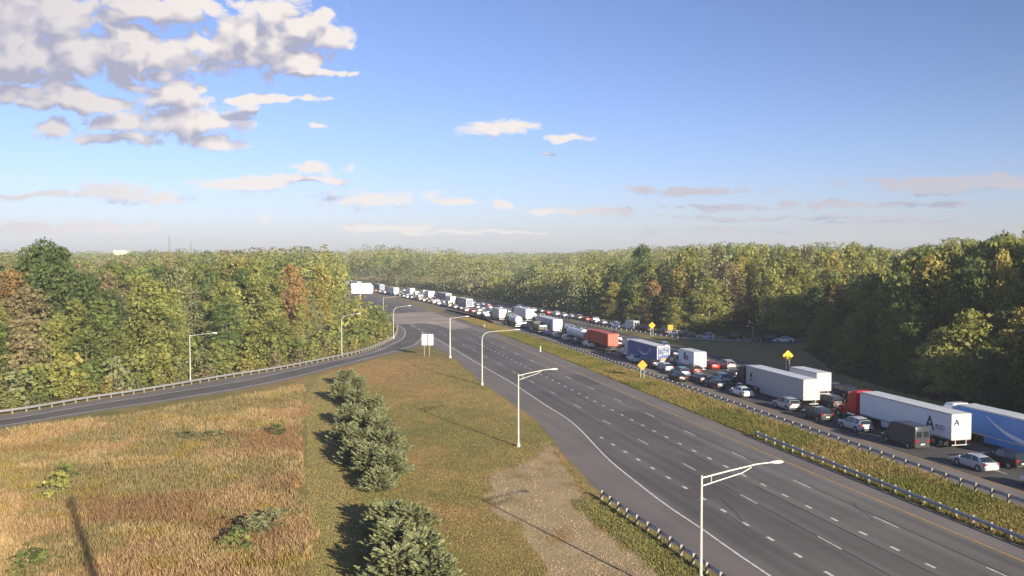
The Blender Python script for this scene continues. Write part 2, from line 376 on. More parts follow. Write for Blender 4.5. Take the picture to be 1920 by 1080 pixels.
def ground_color(x, y):
    n = len(x); c = np.tile(np.array(C_OLIVE), (n, 1))
    a = fbm(x, y, 26, 3); b = fbm(x + 40, y, 9, 8); d = fbm(x, y * 0.7, 4, 21)
    c = mixc(c, C_TAN, sstep(a, .42, .66) * .65); c = mixc(c, C_GREEN, sstep(b, .48, .68) * .42)
    c = mixc(c, C_DRY, sstep(d, .55, .75) * .5)
    # dry brown ground near the gore and along the ramp
    gx, gy = G(700, 700); c = mixc(c, C_DRY, np.exp(-((x - gx) ** 2 / 160 + (y - gy) ** 2 / 500)) * .8)
    wx = (fbm(x, y, 5, 91) - .5) * 4; wy = (fbm(x, y, 5, 93) - .5) * 5
    u_ = 960 + F * x / np.maximum(y, 5); c = mixc(c, (0.275, 0.225, 0.088), sstep(u_, 560, 575) * (1 - sstep(u_, 640, 690)) * ((y > 30) & (y < 160)) * .75)
    f = inpoly(x + wx, y + wy, FIELD).astype(float); c = mixc(c, C_FIELD, f * .85)
    dd = inpoly(x + wx, y + wy, DIRT).astype(float) * sstep(fbm(x, y, 3.2, 5) + .04, .36, .60); c = mixc(c, C_DIRT, dd * .8)
    # median strip
    dm = dist_line(x, y, GR2[::6]); med = (dm < 9) & (y > 40)
    c = np.where(med[:, None], mixc(c, (0.22, 0.185, 0.060), np.full(n, .7)), c)
    ox, oy = G(885, 603); c = mixc(c, (0.36, 0.17, 0.075), np.exp(-(((x - ox) / 7) ** 2 + ((y - oy) / 22) ** 2)) * .95)
    c = mixc(c, (0.42, 0.27, 0.10), inpoly(x, y, BANK).astype(float) * .9)
    # leaf litter and undergrowth in the woods
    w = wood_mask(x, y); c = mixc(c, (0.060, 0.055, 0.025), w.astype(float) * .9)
    # far dry pasture
    far = sstep(y, 560, 640) * (1 - sstep(y, 900, 1000)); c = mixc(c, (0.40, 0.31, 0.13), far * .9)
    return c
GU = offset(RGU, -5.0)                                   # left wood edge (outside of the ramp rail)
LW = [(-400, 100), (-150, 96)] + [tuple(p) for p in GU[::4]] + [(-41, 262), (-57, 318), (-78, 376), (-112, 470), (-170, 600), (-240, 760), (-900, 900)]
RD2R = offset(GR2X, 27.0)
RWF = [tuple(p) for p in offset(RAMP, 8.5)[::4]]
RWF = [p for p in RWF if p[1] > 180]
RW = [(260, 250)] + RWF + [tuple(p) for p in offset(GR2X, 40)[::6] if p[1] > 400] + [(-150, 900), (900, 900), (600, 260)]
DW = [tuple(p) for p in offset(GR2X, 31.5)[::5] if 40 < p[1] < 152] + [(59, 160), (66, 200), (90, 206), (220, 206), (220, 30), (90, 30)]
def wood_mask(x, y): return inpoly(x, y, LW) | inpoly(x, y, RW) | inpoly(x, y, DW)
def build_ground():
    th = np.r_[np.linspace(-180, -50, 30)[:-1], np.linspace(-50, 50, 560), np.linspace(50, 180, 30)[1:]]
    r = np.r_[0.5, np.exp(np.linspace(math.log(6), math.log(9000), 460))]
    T, RR = np.meshgrid(R(1) * th, r); X = (RR * np.sin(T)).ravel(); Y = (RR * np.cos(T)).ravel()
    Z = np.zeros_like(X)
    V = np.c_[X, Y, Z]; nt_ = len(th); i, j = np.meshgrid(np.arange(len(r) - 1), np.arange(nt_ - 1), indexing='ij')
    a = (i * nt_ + j).ravel(); Fq = np.c_[a, a + 1, a + nt_ + 1, a + nt_][:, ::-1]
    me = np_mesh('ground', V, Fq)
    at = me.color_attributes.new('tone', 'FLOAT_COLOR', 'POINT')
    c = np.ones((len(V), 4), np.float32); c[:, :3] = ground_color(X, Y); at.data.foreach_set('color', c.ravel())
    if me.polygons[5000].normal.z < 0: me.flip_normals()
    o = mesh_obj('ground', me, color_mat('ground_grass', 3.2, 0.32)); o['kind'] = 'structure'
build_ground()

# ------------------------------------------------------------------ roads
def asphalt(name, col, patch=0.25, streak=None, lanes=False):
    m, nt, b = new_mat(name); N = nt.nodes.new; L = nt.links.new
    geo = N('ShaderNodeNewGeometry'); mp = N('ShaderNodeMapping'); mp.inputs['Rotation'].default_value = (0, 0, R(-14.5) if streak is None else streak)
    L(geo.outputs['Position'], mp.inputs[0])
    s = N('ShaderNodeVectorMath'); s.operation = 'MULTIPLY'; s.inputs[1].default_value = (0.55, 0.022, 1); L(mp.outputs[0], s.inputs[0])
    n1 = N('ShaderNodeTexNoise'); n1.inputs['Scale'].default_value = 1; n1.inputs['Detail'].default_value = 4; L(s.outputs[0], n1.inputs['Vector'])
    n2 = N('ShaderNodeTexNoise'); n2.inputs['Scale'].default_value = 14; n2.inputs['Detail'].default_value = 3; L(geo.outputs['Position'], n2.inputs['Vector'])
    n3 = N('ShaderNodeTexNoise'); n3.inputs['Scale'].default_value = 0.09; n3.inputs['Detail'].default_value = 3; L(geo.outputs['Position'], n3.inputs['Vector'])
    a = N('ShaderNodeMapRange'); L(n1.outputs[0], a.inputs[0]); a.inputs[1].default_value = .3; a.inputs[2].default_value = .7; a.inputs[3].default_value = 1 - patch; a.inputs[4].default_value = 1 + patch
    c = N('ShaderNodeMapRange'); L(n2.outputs[0], c.inputs[0]); c.inputs[1].default_value = .3; c.inputs[2].default_value = .7; c.inputs[3].default_value = .9; c.inputs[4].default_value = 1.1
    e = N('ShaderNodeMapRange'); L(n3.outputs[0], e.inputs[0]); e.inputs[1].default_value = .3; e.inputs[2].default_value = .7; e.inputs[3].default_value = .86; e.inputs[4].default_value = 1.12
    m1 = N('ShaderNodeMath'); m1.operation = 'MULTIPLY'; L(a.outputs[0], m1.inputs[0]); L(c.outputs[0], m1.inputs[1])
    m2 = N('ShaderNodeMath'); m2.operation = 'MULTIPLY'; L(m1.outputs[0], m2.inputs[0]); L(e.outputs[0], m2.inputs[1])
    if lanes:                                            # polished wheel paths and oil between them, measured across from the median edge
        at = N('ShaderNodeAttribute'); at.attribute_name = 'across'
        def mm(op, x, y=None, z=None):
            q = N('ShaderNodeMath'); q.operation = op
            for i_, v_ in enumerate((x, y, z)):
                if v_ is None: continue
                if isinstance(v_, (int, float)): q.inputs[i_].default_value = v_
                else: L(v_, q.inputs[i_])
            return q.outputs[0]
        ph = mm('MULTIPLY', at.outputs['Fac'], 2 * math.pi / 3.66)
        w1 = mm('MULTIPLY', mm('COSINE', mm('MULTIPLY', ph, 2.0)), 0.075)
        w2 = mm('MULTIPLY', mm('COSINE', ph), 0.07)
        sel = N('ShaderNodeMapRange'); L(at.outputs['Fac'], sel.inputs[0]); sel.inputs[1].default_value = 3.0; sel.inputs[2].default_value = 5.5; sel.inputs[3].default_value = 1.16; sel.inputs[4].default_value = 0.94
        tot = mm('MULTIPLY', mm('ADD', mm('ADD', w1, w2), 1.0), sel.outputs[0]); m3 = mm('MULTIPLY', m2.outputs[0], tot)
        class _o: outputs = [m3]
        m2 = _o
    mu = N('ShaderNodeVectorMath'); mu.operation = 'SCALE'; mu.inputs[0].default_value = col; L(m2.outputs[0], mu.inputs['Scale'])
    L(mu.outputs[0], b.inputs['Base Color']); b.inputs['Roughness'].default_value = 0.85; b.inputs['Specular IOR Level'].default_value = 0.25
    return m
A_MAIN = asphalt('asphalt_main', (0.138, 0.127, 0.121), 0.18, None, True)
A_OLD = asphalt('asphalt_shoulder', (0.184, 0.160, 0.148), 0.12)
A_FAR = asphalt('asphalt_far', (0.090, 0.083, 0.083), 0.22)
A_RAMP = asphalt('asphalt_ramp', (0.125, 0.112, 0.106), 0.22, R(60))
CONC = asphalt('concrete_pavement', (0.33, 0.275, 0.235), 0.35, R(60))
PW = mat('road_paint_white', (0.62, 0.60, 0.56), 0.7, var=0.25, scale=1.5)
PY = mat('road_paint_yellow', (0.50, 0.30, 0.075), 0.7, var=0.2, scale=1.5)
n_ = 120
# near carriageway incl. shoulders: one polygon sheet between the left and right edges
left_edge = np.vstack([LPE[:-1], [G(792, 648)], [G(775, 634)], LFARX[2:]])
A_ = resample(left_edge, 200); B_ = resample(turn(NRE, 60, 0.3), 200)
# pair points by Y so strips stay square
def by_y(P, ys):
    o = np.argsort(P[:, 1]); return np.c_[np.interp(ys, P[o, 1], P[o, 0]), ys]
def across(o):
    me = o.data; n = len(me.vertices); co = np.zeros(n * 3, np.float32); me.vertices.foreach_get('co', co); co = co.reshape(-1, 3)
    yo = np.argsort(YEL[:, 1]); xe = np.interp(co[:, 1], YEL[yo, 1], YEL[yo, 0]); at = me.attributes.new('across', 'FLOAT', 'POINT'); at.data.foreach_set('value', ((xe - co[:, 0]) * .97).astype(np.float32))
ys = np.exp(np.linspace(math.log(40), math.log(600), 220))
sheet('shoulder_pavement', by_y(np.vstack([LPE, LFARX]), ys), by_y(turn(NRE, 60, .3), ys), 0.004, A_OLD)
ys2 = np.linspace(40, G(772, 609)[1], 140)
across(sheet('road', by_y(WL, ys2), by_y(YEL, ys2), 0.008, A_MAIN))
ys3 = np.linspace(ys2[-1], 600, 80)
across(sheet('road_beyond', by_y(offset(LFARX, 2.0), ys3), by_y(turn(offset(YEL, -0.5), 60, .3), ys3), 0.008, A_MAIN))
# exit ramp on the left
RU = resample(np.vstack([RGU]), 90); RL = resample(np.vstack([RGL, [G(800, 640)], [G(790, 622)]]), 90)
sheet('ramp_road', offset(RU, 0.2), RL, 0.012, A_OLD)
RUL = px_path([(-260, 822), (0, 787.5), (70, 777), (167, 760), (320, 736.5), (467, 712), (618, 679), (700, 661), (733, 647), (755, 635), (760, 623), (755.6, 615.6), (743, 608)])
RLL = px_path([(-300, 834), (0, 798.5), (150, 774.5), (320, 749), (467, 724.5), (572, 702), (640, 684), (715, 665), (770, 649), (782, 642), (791, 632), (790, 621), (768, 608)])
sheet('ramp_lane', resample(RUL, 90), resample(RLL, 90), 0.016, A_RAMP)
# pale milled / concrete patch on the carriageway at the ramp nose
pp = [G(*p) for p in [(722, 589), (770, 586), (810, 585), (845, 598), (887, 614.5), (848, 618), (822, 611), (800, 606), (742, 608), (730, 598)]]
o = MB().poly([(x, y, 0.020) for x, y in pp]).build('concrete_road_patch', CONC); o['kind'] = 'structure'
if o.data.polygons[0].normal.z < 0: o.data.flip_normals()
# far carriageway
sheet('far_road', offset(GR2X, 0.35), offset(GR2X, 27.0), 0.006, A_FAR)
sheet('far_shoulder', offset(GR2X, 0.30), offset(GR2X, 4.0), 0.010, A_OLD)
sheet('far_ramp_road', offset(RAMP, -4.0), offset(RAMP, 4.0), 0.010, A_FAR)
# asphalt crossover in the median
pp = [G(*p) for p in [(826, 585), (838, 580), (905, 594), (930, 607), (893, 600), (868, 597)]]
o = MB().poly([(x, y, 0.010) for x, y in pp]).build('median_crossover_road', A_FAR); o['kind'] = 'structure'
if o.data.polygons[0].normal.z < 0: o.data.flip_normals()

def line(name, P, w, z, m): return sheet(name, offset(P, -w / 2), offset(P, w / 2), z, m)
def dashes(P, on, gap, w, z, s0=0.0, mb=None):
    s = s0; tot = plen(P)
    while s + on < tot:
        a, b = at_s(P, s), at_s(P, s + on); t = (b - a) / np.hypot(*(b - a)); n = np.array([t[1], -t[0]]) * w / 2
        mb.poly([(*(a - n), z), (*(a + n), z), (*(b + n), z), (*(b - n), z)]); s += on + gap
    return mb
line('lane_marking_left_edge', WL, 0.20, 0.028, PW)
line('lane_marking_median_edge', YEL, 0.18, 0.028, PY)
line('lane_marking_ramp_left', RUL, 0.18, 0.028, PW); line('lane_marking_ramp_right', RLL, 0.18, 0.028, PW)
mb = MB(); dashes(L1, 3.05, 9.15, 0.15, 0.028, 2.0, mb); dashes(L3, 3.05, 9.15, 0.13, 0.028, 6.0, mb)
dashes(L2, 0.95, 2.75, 0.26, 0.028, 1.0, mb); dashes(L4, 0.95, 2.85, 0.28, 0.028, 0.5, mb)
o = mb.build('lane_marking_dashes', PW); o['kind'] = 'structure'
line('lane_marking_far_left', offset(GR2X, 4.0), 0.18, 0.028, PY)
line('lane_marking_far_right', offset(GR2X, 22.9), 0.18, 0.028, PW)
mb = MB()
for k in range(1, 5): dashes(offset(GR2X, 4.1 + 3.72 * k), 3.05, 9.15, 0.16, 0.028, 3.0 * k, mb)
o = mb.build('lane_marking_far_dashes', PW); o['kind'] = 'structure'
line('lane_marking_far_ramp', offset(RAMP, -2.6), 0.15, 0.028, PW)
# cracks and joints sealed with tar
mb = MB()
for P, off_ in ((L3, 0.0), (L1, 0.35), (L2, -0.9)):
    Q = offset(P, off_); Q = Q[:int(len(Q) * .55)]
    for i in range(len(Q) - 1):
        if (i // 3) % 4 == 3: continue
        a, b = Q[i], Q[i + 1]; w = 0.03 + 0.03 * random.random(); mb.poly([(a[0] - w, a[1], .024), (a[0] + w, a[1], .024), (b[0] + w, b[1], .024), (b[0] - w, b[1], .024)])
rc_ = random.Random(3)
for i in range(12):                                      # wandering sealed cracks
    P = [L1, L2, L3, L4][i % 4]; p = at_s(offset(P, rc_.uniform(-1.5, 1.5)), rc_.uniform(4, plen(P) * .5)); a = R(104 if rc_.random() < .6 else 14) + rc_.uniform(-.2, .2); pts_ = [p]
    for k in range(rc_.randrange(5, 16)):
        a += rc_.uniform(-.3, .3); pts_.append(pts_[-1] + np.array([math.cos(a), math.sin(a)]) * .55)
    w = rc_.uniform(.012, .024)
    for a_, b_ in zip(pts_[:-1], pts_[1:]):
        t_ = (b_ - a_) / np.hypot(*(b_ - a_)); n__ = np.array([-t_[1], t_[0]]) * w; mb.poly([(*(a_ - n__), .024), (*(b_ - n__), .024), (*(b_ + n__), .024), (*(a_ + n__), .024)][::1])
o = mb.build('road_joint_seal', mat('tar', (0.055, 0.052, 0.05), 0.7)); o['kind'] = 'structure'

A_PATCH = asphalt('asphalt_patch', (0.112, 0.101, 0.096), 0.12); A_NEW = asphalt('asphalt_resurfaced', (0.158, 0.142, 0.130), 0.10)
mb = MB(); mb2 = MB()
def panel(mb_, P, s0, ln, a, b):
    Q0, Q1 = offset(P, a), offset(P, b); n = max(2, int(ln / 4)); A = [at_s(Q0, s0 + ln * k / n) for k in range(n + 1)]; B_ = [at_s(Q1, s0 + ln * k / n) for k in range(n + 1)]
    for k in range(n): mb_.poly([(*A[k], .014), (*B_[k], .014), (*B_[k + 1], .014), (*A[k + 1], .014)])
panel(mb, L2, 58, 9, .4, 3.2); panel(mb, L3, 30, 6, .5, 2.9); panel(mb, L1, 92, 12, .3, 3.0); panel(mb2, L1, 22, 60, -3.5, -.25) if False else None
panel(mb, L4, 20, 3.5, -1.2, .9); o = mb.build('road_repair_patch', A_PATCH); o['kind'] = 'structure'
if o.data.polygons[0].normal.z < 0: o.data.flip_normals()
# ------------------------------------------------------------------ materials for objects
GALV = mat('galvanised_steel', (0.42, 0.42, 0.43), 0.45, 0.55, 0.15, 3)
GALVP = mat('pole_aluminium', (0.50, 0.48, 0.45), 0.5, 0.35, 0.16, 1.2)
WOODP = mat('weathered_post', (0.27, 0.245, 0.215), 0.8, 0, 0.2, 4)
PAINT = mat('vehicle_paint', None, 0.28, 0.25, 0.03, 1.0, objcol=True)
PANEL = mat('trailer_panel', None, 0.45, 0.0, 0.05, 0.7, objcol=True)
GLASS = mat('dark_glass', (0.018, 0.022, 0.028), 0.08, 0, 0.05, 1, spec=0.8)
TYRE = mat('tyre_rubber', (0.02, 0.02, 0.022), 0.85, 0, 0.15, 5)
RIM = mat('alloy_rim', (0.45, 0.45, 0.47), 0.35, 0.8, 0.1, 5)
DARK = mat('dark_plastic', (0.025, 0.025, 0.028), 0.6, 0, 0.1, 4)
TAIL = mat('tail_lamp', (0.24, 0.012, 0.01), 0.25, 0, 0.05, 4)
HEAD = mat('head_lamp', (0.75, 0.76, 0.78), 0.15, 0.2, 0.05, 4)
PLATE = mat('number_plate', (0.6, 0.58, 0.45), 0.5)
CHROME = mat('chrome', (0.7, 0.7, 0.72), 0.12, 1.0, 0.03)
BARK = mat('bark', (0.13, 0.105, 0.08), 0.9, 0, 0.3, 3, bump=0.4)
SIGN_BACK = mat('sign_aluminium', (0.80, 0.79, 0.78), 0.5, 0.1, 0.04, 1)
SIGN_OR = mat('sign_orange', (0.80, 0.30, 0.015), 0.5, 0, 0.05)
SIGN_YE = mat('sign_yellow', (0.80, 0.46, 0.01), 0.5, 0, 0.05)
SIGN_BK = mat('sign_black', (0.02, 0.02, 0.02), 0.5)
LEAF = leaf_mat('leaves', 0.38)
NEEDLE = leaf_mat('needles', 0.15)
GRASS = leaf_mat('grass_blades', 0.35, objcol=False)

# ------------------------------------------------------------------ guardrails
def guardrail(name, P, side, label, post_mat=WOODP, sp=1.905, group='guardrails beside the roads'):
    """side: +1 rail on the right of the path direction, -1 on the left of its posts"""
    root = empty(name, (float(P[0][0]), float(P[0][1]), 0), label=label, cat='guardrail', group=group)
    ox, oy = P[0]
    prof = [(0, .43), (.05, .46), (.085, .50), (.085, .53), (0.02, .575), (0.02, .605), (.085, .65), (.085, .68), (.05, .72), (0, .75), (-.012, .75), (.04, .715), (.07, .67), (.0, .60), (.0, .58), (.07, .51), (.04, .465), (-.012, .43)]
    Q = offset(P, side * 0.16); T = np.gradient(Q, axis=0); T /= np.hypot(T[:, 0], T[:, 1])[:, None]
    rings = []
    for q, t in zip(Q, T):
        n = np.array([t[1], -t[0]]) * side
        rings.append([(q[0] - ox + n[0] * a, q[1] - oy + n[1] * a, z) for a, z in prof])
    MB().loft(rings).build('rail', GALV, root, 0)
    n = int(plen(P) / sp); rest = MB(); pm = None
    order = []
    for i in range(n + 1):
        p = at_s(P, min(i * sp, plen(P) - .01)); a = at_s(P, min(i * sp + .5, plen(P))); b = at_s(P, max(i * sp - .5, 0)); ang = math.atan2(a[1] - b[1], a[0] - b[0])
        order.append((float(p[0]) - ox, float(p[1]) - oy, ang))
    order.sort(key=lambda t: math.hypot(t[0] + ox, t[1] + oy))
    for k, (x, y, ang) in enumerate(order):
        if k < 100:
            if pm is None:
                mb = MB(); mb.box(-.075, .075, -.09, .09, -0.05, .80); mb.box(-.06, .06, -.17 if side > 0 else .09, -.09 if side > 0 else .17, .44, .76)
                pm = mb.mesh('post')
            c = mesh_obj('post', pm, post_mat, root); c.location = (x, y, 0); c.rotation_euler = (0, 0, ang)
        else:
            rest.box(-.075, .075, -.09, .09, -0.05, .80, Matrix.Translation((x, y, 0)) @ Matrix.Rotation(ang, 4, 'Z'))
    if rest.v: tag(rest.build('post', post_mat, root), kind='stuff')
    return root
def sub(P, y0, y1): return P[(P[:, 1] > y0) & (P[:, 1] < y1)]
rl = px_path([(1128, 936), (1160, 960), (1182, 976), (1202, 989), (1223, 1003), (1245, 1018), (1267, 1034), (1290, 1051), (1350, 1094), (1450, 1168), (1560, 1250)], step=1.9)
guardrail('guardrail', rl, -1, 'short guardrail at the lower edge, beside the dirt patch and behind the nearest lamp post', sp=1.9)
yr = offset(NRE, 0.45); yr = sub(yr, 30, G(1422, 815)[1])
guardrail('guardrail', resample(yr, int(plen(yr) / 1.9)), -1, 'dark-sided guardrail between the empty carriageway and the grassy median, ending halfway along it', sp=1.905)
g2 = sub(GR2, 50, G(930, 608)[1]); g2 = resample(g2, int(plen(g2) / 1.9))
guardrail('guardrail', g2, 1, 'long guardrail seen from behind, between the grassy median and the queue of traffic')
guardrail('guardrail', resample(RGU, int(plen(RGU) / 2)), 1, 'pale sunlit guardrail along the curving ramp in front of the left wood')
rg = offset(RAMP, -5.6); rg = np.array([p for p in rg if 8 < p[0] < 58]); rg = resample(rg, int(plen(rg) / 2.4))
guardrail('guardrail', rg, 1, 'distant guardrail on the sunlit strip before the far slip road cars', sp=2.4)

# ------------------------------------------------------------------ lamp posts
def lamp(bx, by, h, arm, style, deg, label, r0=0.105, group='street lamps along the roads'):
    x, y = G(bx, by)
    t = empty('street_lamp', (x, y, 0), R(deg), label=label, cat='street lamp', group=group)
    MB().tube([(0, 0, 0), (0, 0, .12), (0, 0, .45)], [r0 * 1.9, r0 * 1.9, r0 * 1.5], 12).build('base', GALVP, t)
    mb = MB()
    if style == 'truss':
        MB().tube([(0, 0, .4), (0, 0, h + .05)], [r0, r0 * .62], 12).build('pole', GALVP, t, 40)
        mb.tube([(0, 0, h - .12), (arm * .35, 0, h + arm * .045), (arm * .7, 0, h + arm * .105), (arm * .88, 0, h + arm * .115)], [.055, .05, .045, .04], 8)
        mb.tube([(0, 0, h - .62), (arm * .25, 0, h - .28), (arm * .5, 0, h + .05), (arm * .62, 0, h + arm * .07)], [.045, .04, .035, .03], 8)
        mb.tube([(arm * .12, 0, h - .5), (arm * .12, 0, h - .02)], .03, 6)
        hz = h + arm * .115
    elif style == 'curve':
        rr = 1.5
        MB().tube([(0, 0, .4), (0, 0, h - rr)], [r0, r0 * .7], 12).build('pole', GALVP, t, 40)
        pts = [(rr * (1 - math.cos(a)), 0, h - rr + rr * math.sin(a) * .82) for a in np.linspace(0, math.pi * .42, 7)]
        pts.append((arm * .88, 0, h)); mb.tube(pts, [.075] * 5 + [.06, .05, .045], 8); hz = h
    else:
        MB().tube([(0, 0, .4), (0, 0, h)], [r0, r0 * .62], 12).build('pole', GALVP, t, 40)
        mb.tube([(0, 0, h - .15), (arm * .5, 0, h + .12), (arm * .9, 0, h + .28)], [.055, .05, .04], 8); hz = h + .28
    mb.build('arm', GALVP, t, 40)
    hd = MB(); a = arm * .86; L_ = .85
    rings = []
    for u, w, zz in ((0, .05, .05), (.15, .09, .08), (.4, .17, .11), (.7, .19, .11), (.92, .13, .08), (1, .05, .04)):
        rings.append([(a + u * L_, w * math.cos(q), hz + zz * (1.0 if math.sin(q) > 0 else .8) * math.sin(q)) for q in np.linspace(0, 2 * math.pi, 12, endpoint=False)])
    hd.loft(rings).build('lamp_head', SIGN_BACK, t, 50)
    return t
XA = 358 * 53 / 1660
ta = lamp(1318, 893, 8.35, 5.3, 'truss', 12, 'nearest street lamp, tall pale pole with braced arm in front of the empty carriageway', .115)
ta.location = (11.55, 53.4, 0)
lamp(972, 838, 8.2, 4.3, 'truss', 12, 'street lamp with braced arm on the mown grass just right of the lower cedar row', .12)
lamp(904, 722, 9.1, 6.4, 'curve', 8, 'street lamp with the longest curved arm, second nearest of those left of the empty carriageway'.replace('second nearest of those left of', 'beside'), .13)
lamp(844, 671, 8.3, 3.6, 'straight', 8, 'stout street lamp right of the twin white sign backs at the gore', .17)
lamp(738, 635, 8.3, 4.2, 'curve', 10, 'street lamp with a curved arm at the ramp bend beside the bright green bushes')
lamp(641, 669, 9.0, 3.6, 'curve', 8, 'street lamp with a curved arm at the ramp guardrail before the left wood')
lamp(357, 715, 7.9, 4.3, 'straight', 8, 'leftmost street lamp, standing behind the ramp guardrail before the left wood')
lamp(676, 580, 6.2, 4.5, 'straight', 5, 'slim distant lamp post under the wide white sign back')
lamp(719, 589, 6.0, 8, 'straight', 3, 'far street lamp with a long low arm where the carriageways curve away')
lamp(1288, 622, 7.9, 4, 'straight', 172, 'street lamp with its arm to the left behind the slip road cars')
lamp(1064, 585, 7.6, 5, 'straight', 172, 'distant street lamp with its arm to the left, beyond the tanker and the blue trailer')
lamp(971, 570, 8.0, 5, 'straight', 172, 'most distant street lamp beyond the queue, before the dark tree line')
lamp(1412, 632, 2.6, 1.2, 'straight', 172, 'short post light beside the slip road near the dry grass bank', .09)
# the camera's own mast stands out of view; its shadow falls in the lower left
t = empty('camera_mast', (8.2, -3.5, 0), label='tall steel camera mast whose shadow crosses the lower left of the field', cat='mast')
MB().tube([(0, 0, 0), (0, 0, 28.0)], [.34, .24], 16).build('pole', GALV, t); MB().tube([(0, 0, 0), (0, 0, .5)], .6, 16).build('base', GALV, t)
MB().box(-8.3, 0, -.06, .06, 21.2, 21.35).build('bracket', GALV, t)

# ------------------------------------------------------------------ signs
def posts(root, xs, h, r=.05, m=GALV):
    for x in xs: c = MB().box(x - r, x + r, .02, .02 + 2 * r, 0, h).build('post', m, root)
def twin_sign():
    x, y = G(802, 668); t = empty('road_sign', (x, y, 0), 0, label='two tall white sign backs side by side at the grass tip of the gore', cat='road sign')
    for a in (-1.23, 0.07):
        p = MB().box(a, a + 1.1, -.02, .02, 2.35, 4.65); p.build('panel', SIGN_BACK, t)
        br = MB(); br.box(a, a + 1.1, -.06, -.021, 2.8, 2.86); br.box(a, a + 1.1, -.06, -.021, 4.1, 4.16); br.build('brace', GALV, t)
    posts(t, (-.7, .35), 4.7, .06, WOODP)
twin_sign()
def big_sign():
    x, y = G(676, 580.5); t = empty('road_sign', (x - 0.3, y + 0.6, 0), R(-6), label='very wide white sign back high over the far bend of the empty carriageway', cat='road sign')
    MB().poly([(-3.3, 0, 6.1), (4.6, 0, 6.1), (4.6, 0, 10.0), (-3.3, 0, 10.0)])
    m_ = MB(); m_.loft([[(-3.3, a, 6.1), (4.7, a, 6.1), (5.2, a, 6.7), (5.2, a, 9.0), (4.2, a, 10.1), (-3.3, a, 10.1)] for a in (0, .08)])
    m_.build('panel', SIGN_BACK, t); f = MB()
    for z in (6.8, 8.1, 9.4): f.box(-3.2, 4.6, -.05, -.002, z, z + .05)
    f.build('brace', mat('pale_aluminium', (0.66, 0.66, 0.66), .5), t)
    q = MB(); q.tube([(0.1, .35, 0), (0.1, .35, 9.6)], [.22, .16], 12); q.build('post', GALVP, t)
big_sign()
def diamond(px, base_y, zc, size, m, label, rz=0, sym=None, sp=.28, sq=False):
    x, y = G(px, base_y); t = empty('warning_sign', (x, y, 0), R(rz), label=label, cat='road sign', group='warning signs beside the roads')
    h = size / 2; k = .035 * size
    pts = [(-k, -h + k), (k, -h + k), (h - k, -k), (h - k, k), (k, h - k), (-k, h - k), (-h + k, k), (-h + k, -k)] if not sq else [(-h, -h), (h, -h), (h, h), (-h, h)]
    MB().loft([[(a, d, zc + b) for a, b in pts] for d in (.0, -.015)][::-1]).build('panel', m, t)
    if sym:
        s = MB()
        for poly in sym: s.loft([[(a * size, d, zc + b * size) for a, b in poly] for d in (-.024, -.017)])
        s.build('symbol', SIGN_BK, t)
    posts(t, (-sp, sp), zc + .15, .04)
diamond(1204.5, 711, 2.45, 1.75, SIGN_OR, 'plain orange diamond sign on two posts in the grassy median', 0)
arrow = [[(-.05, -.22), (.05, -.22), (.05, .05), (-.05, .05)], [(-.12, .05), (.12, .05), (0, .24)], [(.08, -.2), (.14, -.16), (.06, -.02), (.03, -.06)]]
mini = [[(-.05, -.18), (.05, -.18), (.05, .04), (-.05, .04)], [(-.11, .04), (.11, .04), (0, .2)]]
SIGN_GOLD = mat('sign_gold', (0.62, 0.33, 0.01), .5)
diamond(1477, 704, 3.55, 1.95, SIGN_YE, 'yellow diamond sign on two posts in the shaded grass before the dark wood', 0)
o = bpy.context.scene.objects[-1]
diamond(1222.5, 631, 2.9, 1.75, SIGN_YE, 'yellow diamond sign with a dark symbol beside the slip road cars', 0, mini)
diamond(1257, 630.5, 2.3, 1.35, SIGN_OR, 'small orange square sign right of the yellow symbol sign by the slip road', 0, None, .25, True)
for (px, py, hh, lb) in ((1013.5, 659.5, 1.25, 'short white marker post in the median grass right of the long curved street lamp'), (908, 613.5, .8, 'short pale marker post beside the orange earth in the median')):
    x, y = G(px, py); t = empty('marker_post', (x, y, 0), label=lb, cat='marker post', group='marker posts in the median')
    MB().box(-.10, .10, -.03, .03, 0, hh).build('post', SIGN_BACK, t); MB().box(-.08, .08, -.045, -.032, hh - .35, hh - .1).build('reflector', PY, t)

# ------------------------------------------------------------------ vehicles
def ring(x, zb, zt, hw, tz=0.07):
    m_ = (zb + zt) / 2
    r = [(hw * .88, zb), (hw * .98, zb + .10), (hw, m_), (hw * .985, zt - tz), (hw * .90, zt)]
    return [(x, a, b) for a, b in r] + [(x, -a, b) for a, b in reversed(r)]
def wheel_mesh(r, w):
    mb = MB(); mb.cyl((0, 0, 0), 'y', r, w, 18); me = mb.mesh('tyre', 40)
    rm = MB(); rm.cyl((0, 0, 0), 'y', r * .62, w + .012, 14); rr = rm.mesh('rim', 40)
    return me, rr
def add_wheels(root, xs, hw, r, w=.22, dual=False):
    key = (r, w); 
    if key not in WM: WM[key] = wheel_mesh(r, w)
    for x in xs:
        for s in (1, -1):
            o = mesh_obj('wheel', WM[key][0], TYRE, root); o.location = (x, s * (hw - w / 2 + .012), r)
            q = mesh_obj('rim', WM[key][1], RIM, o)
WM = {}
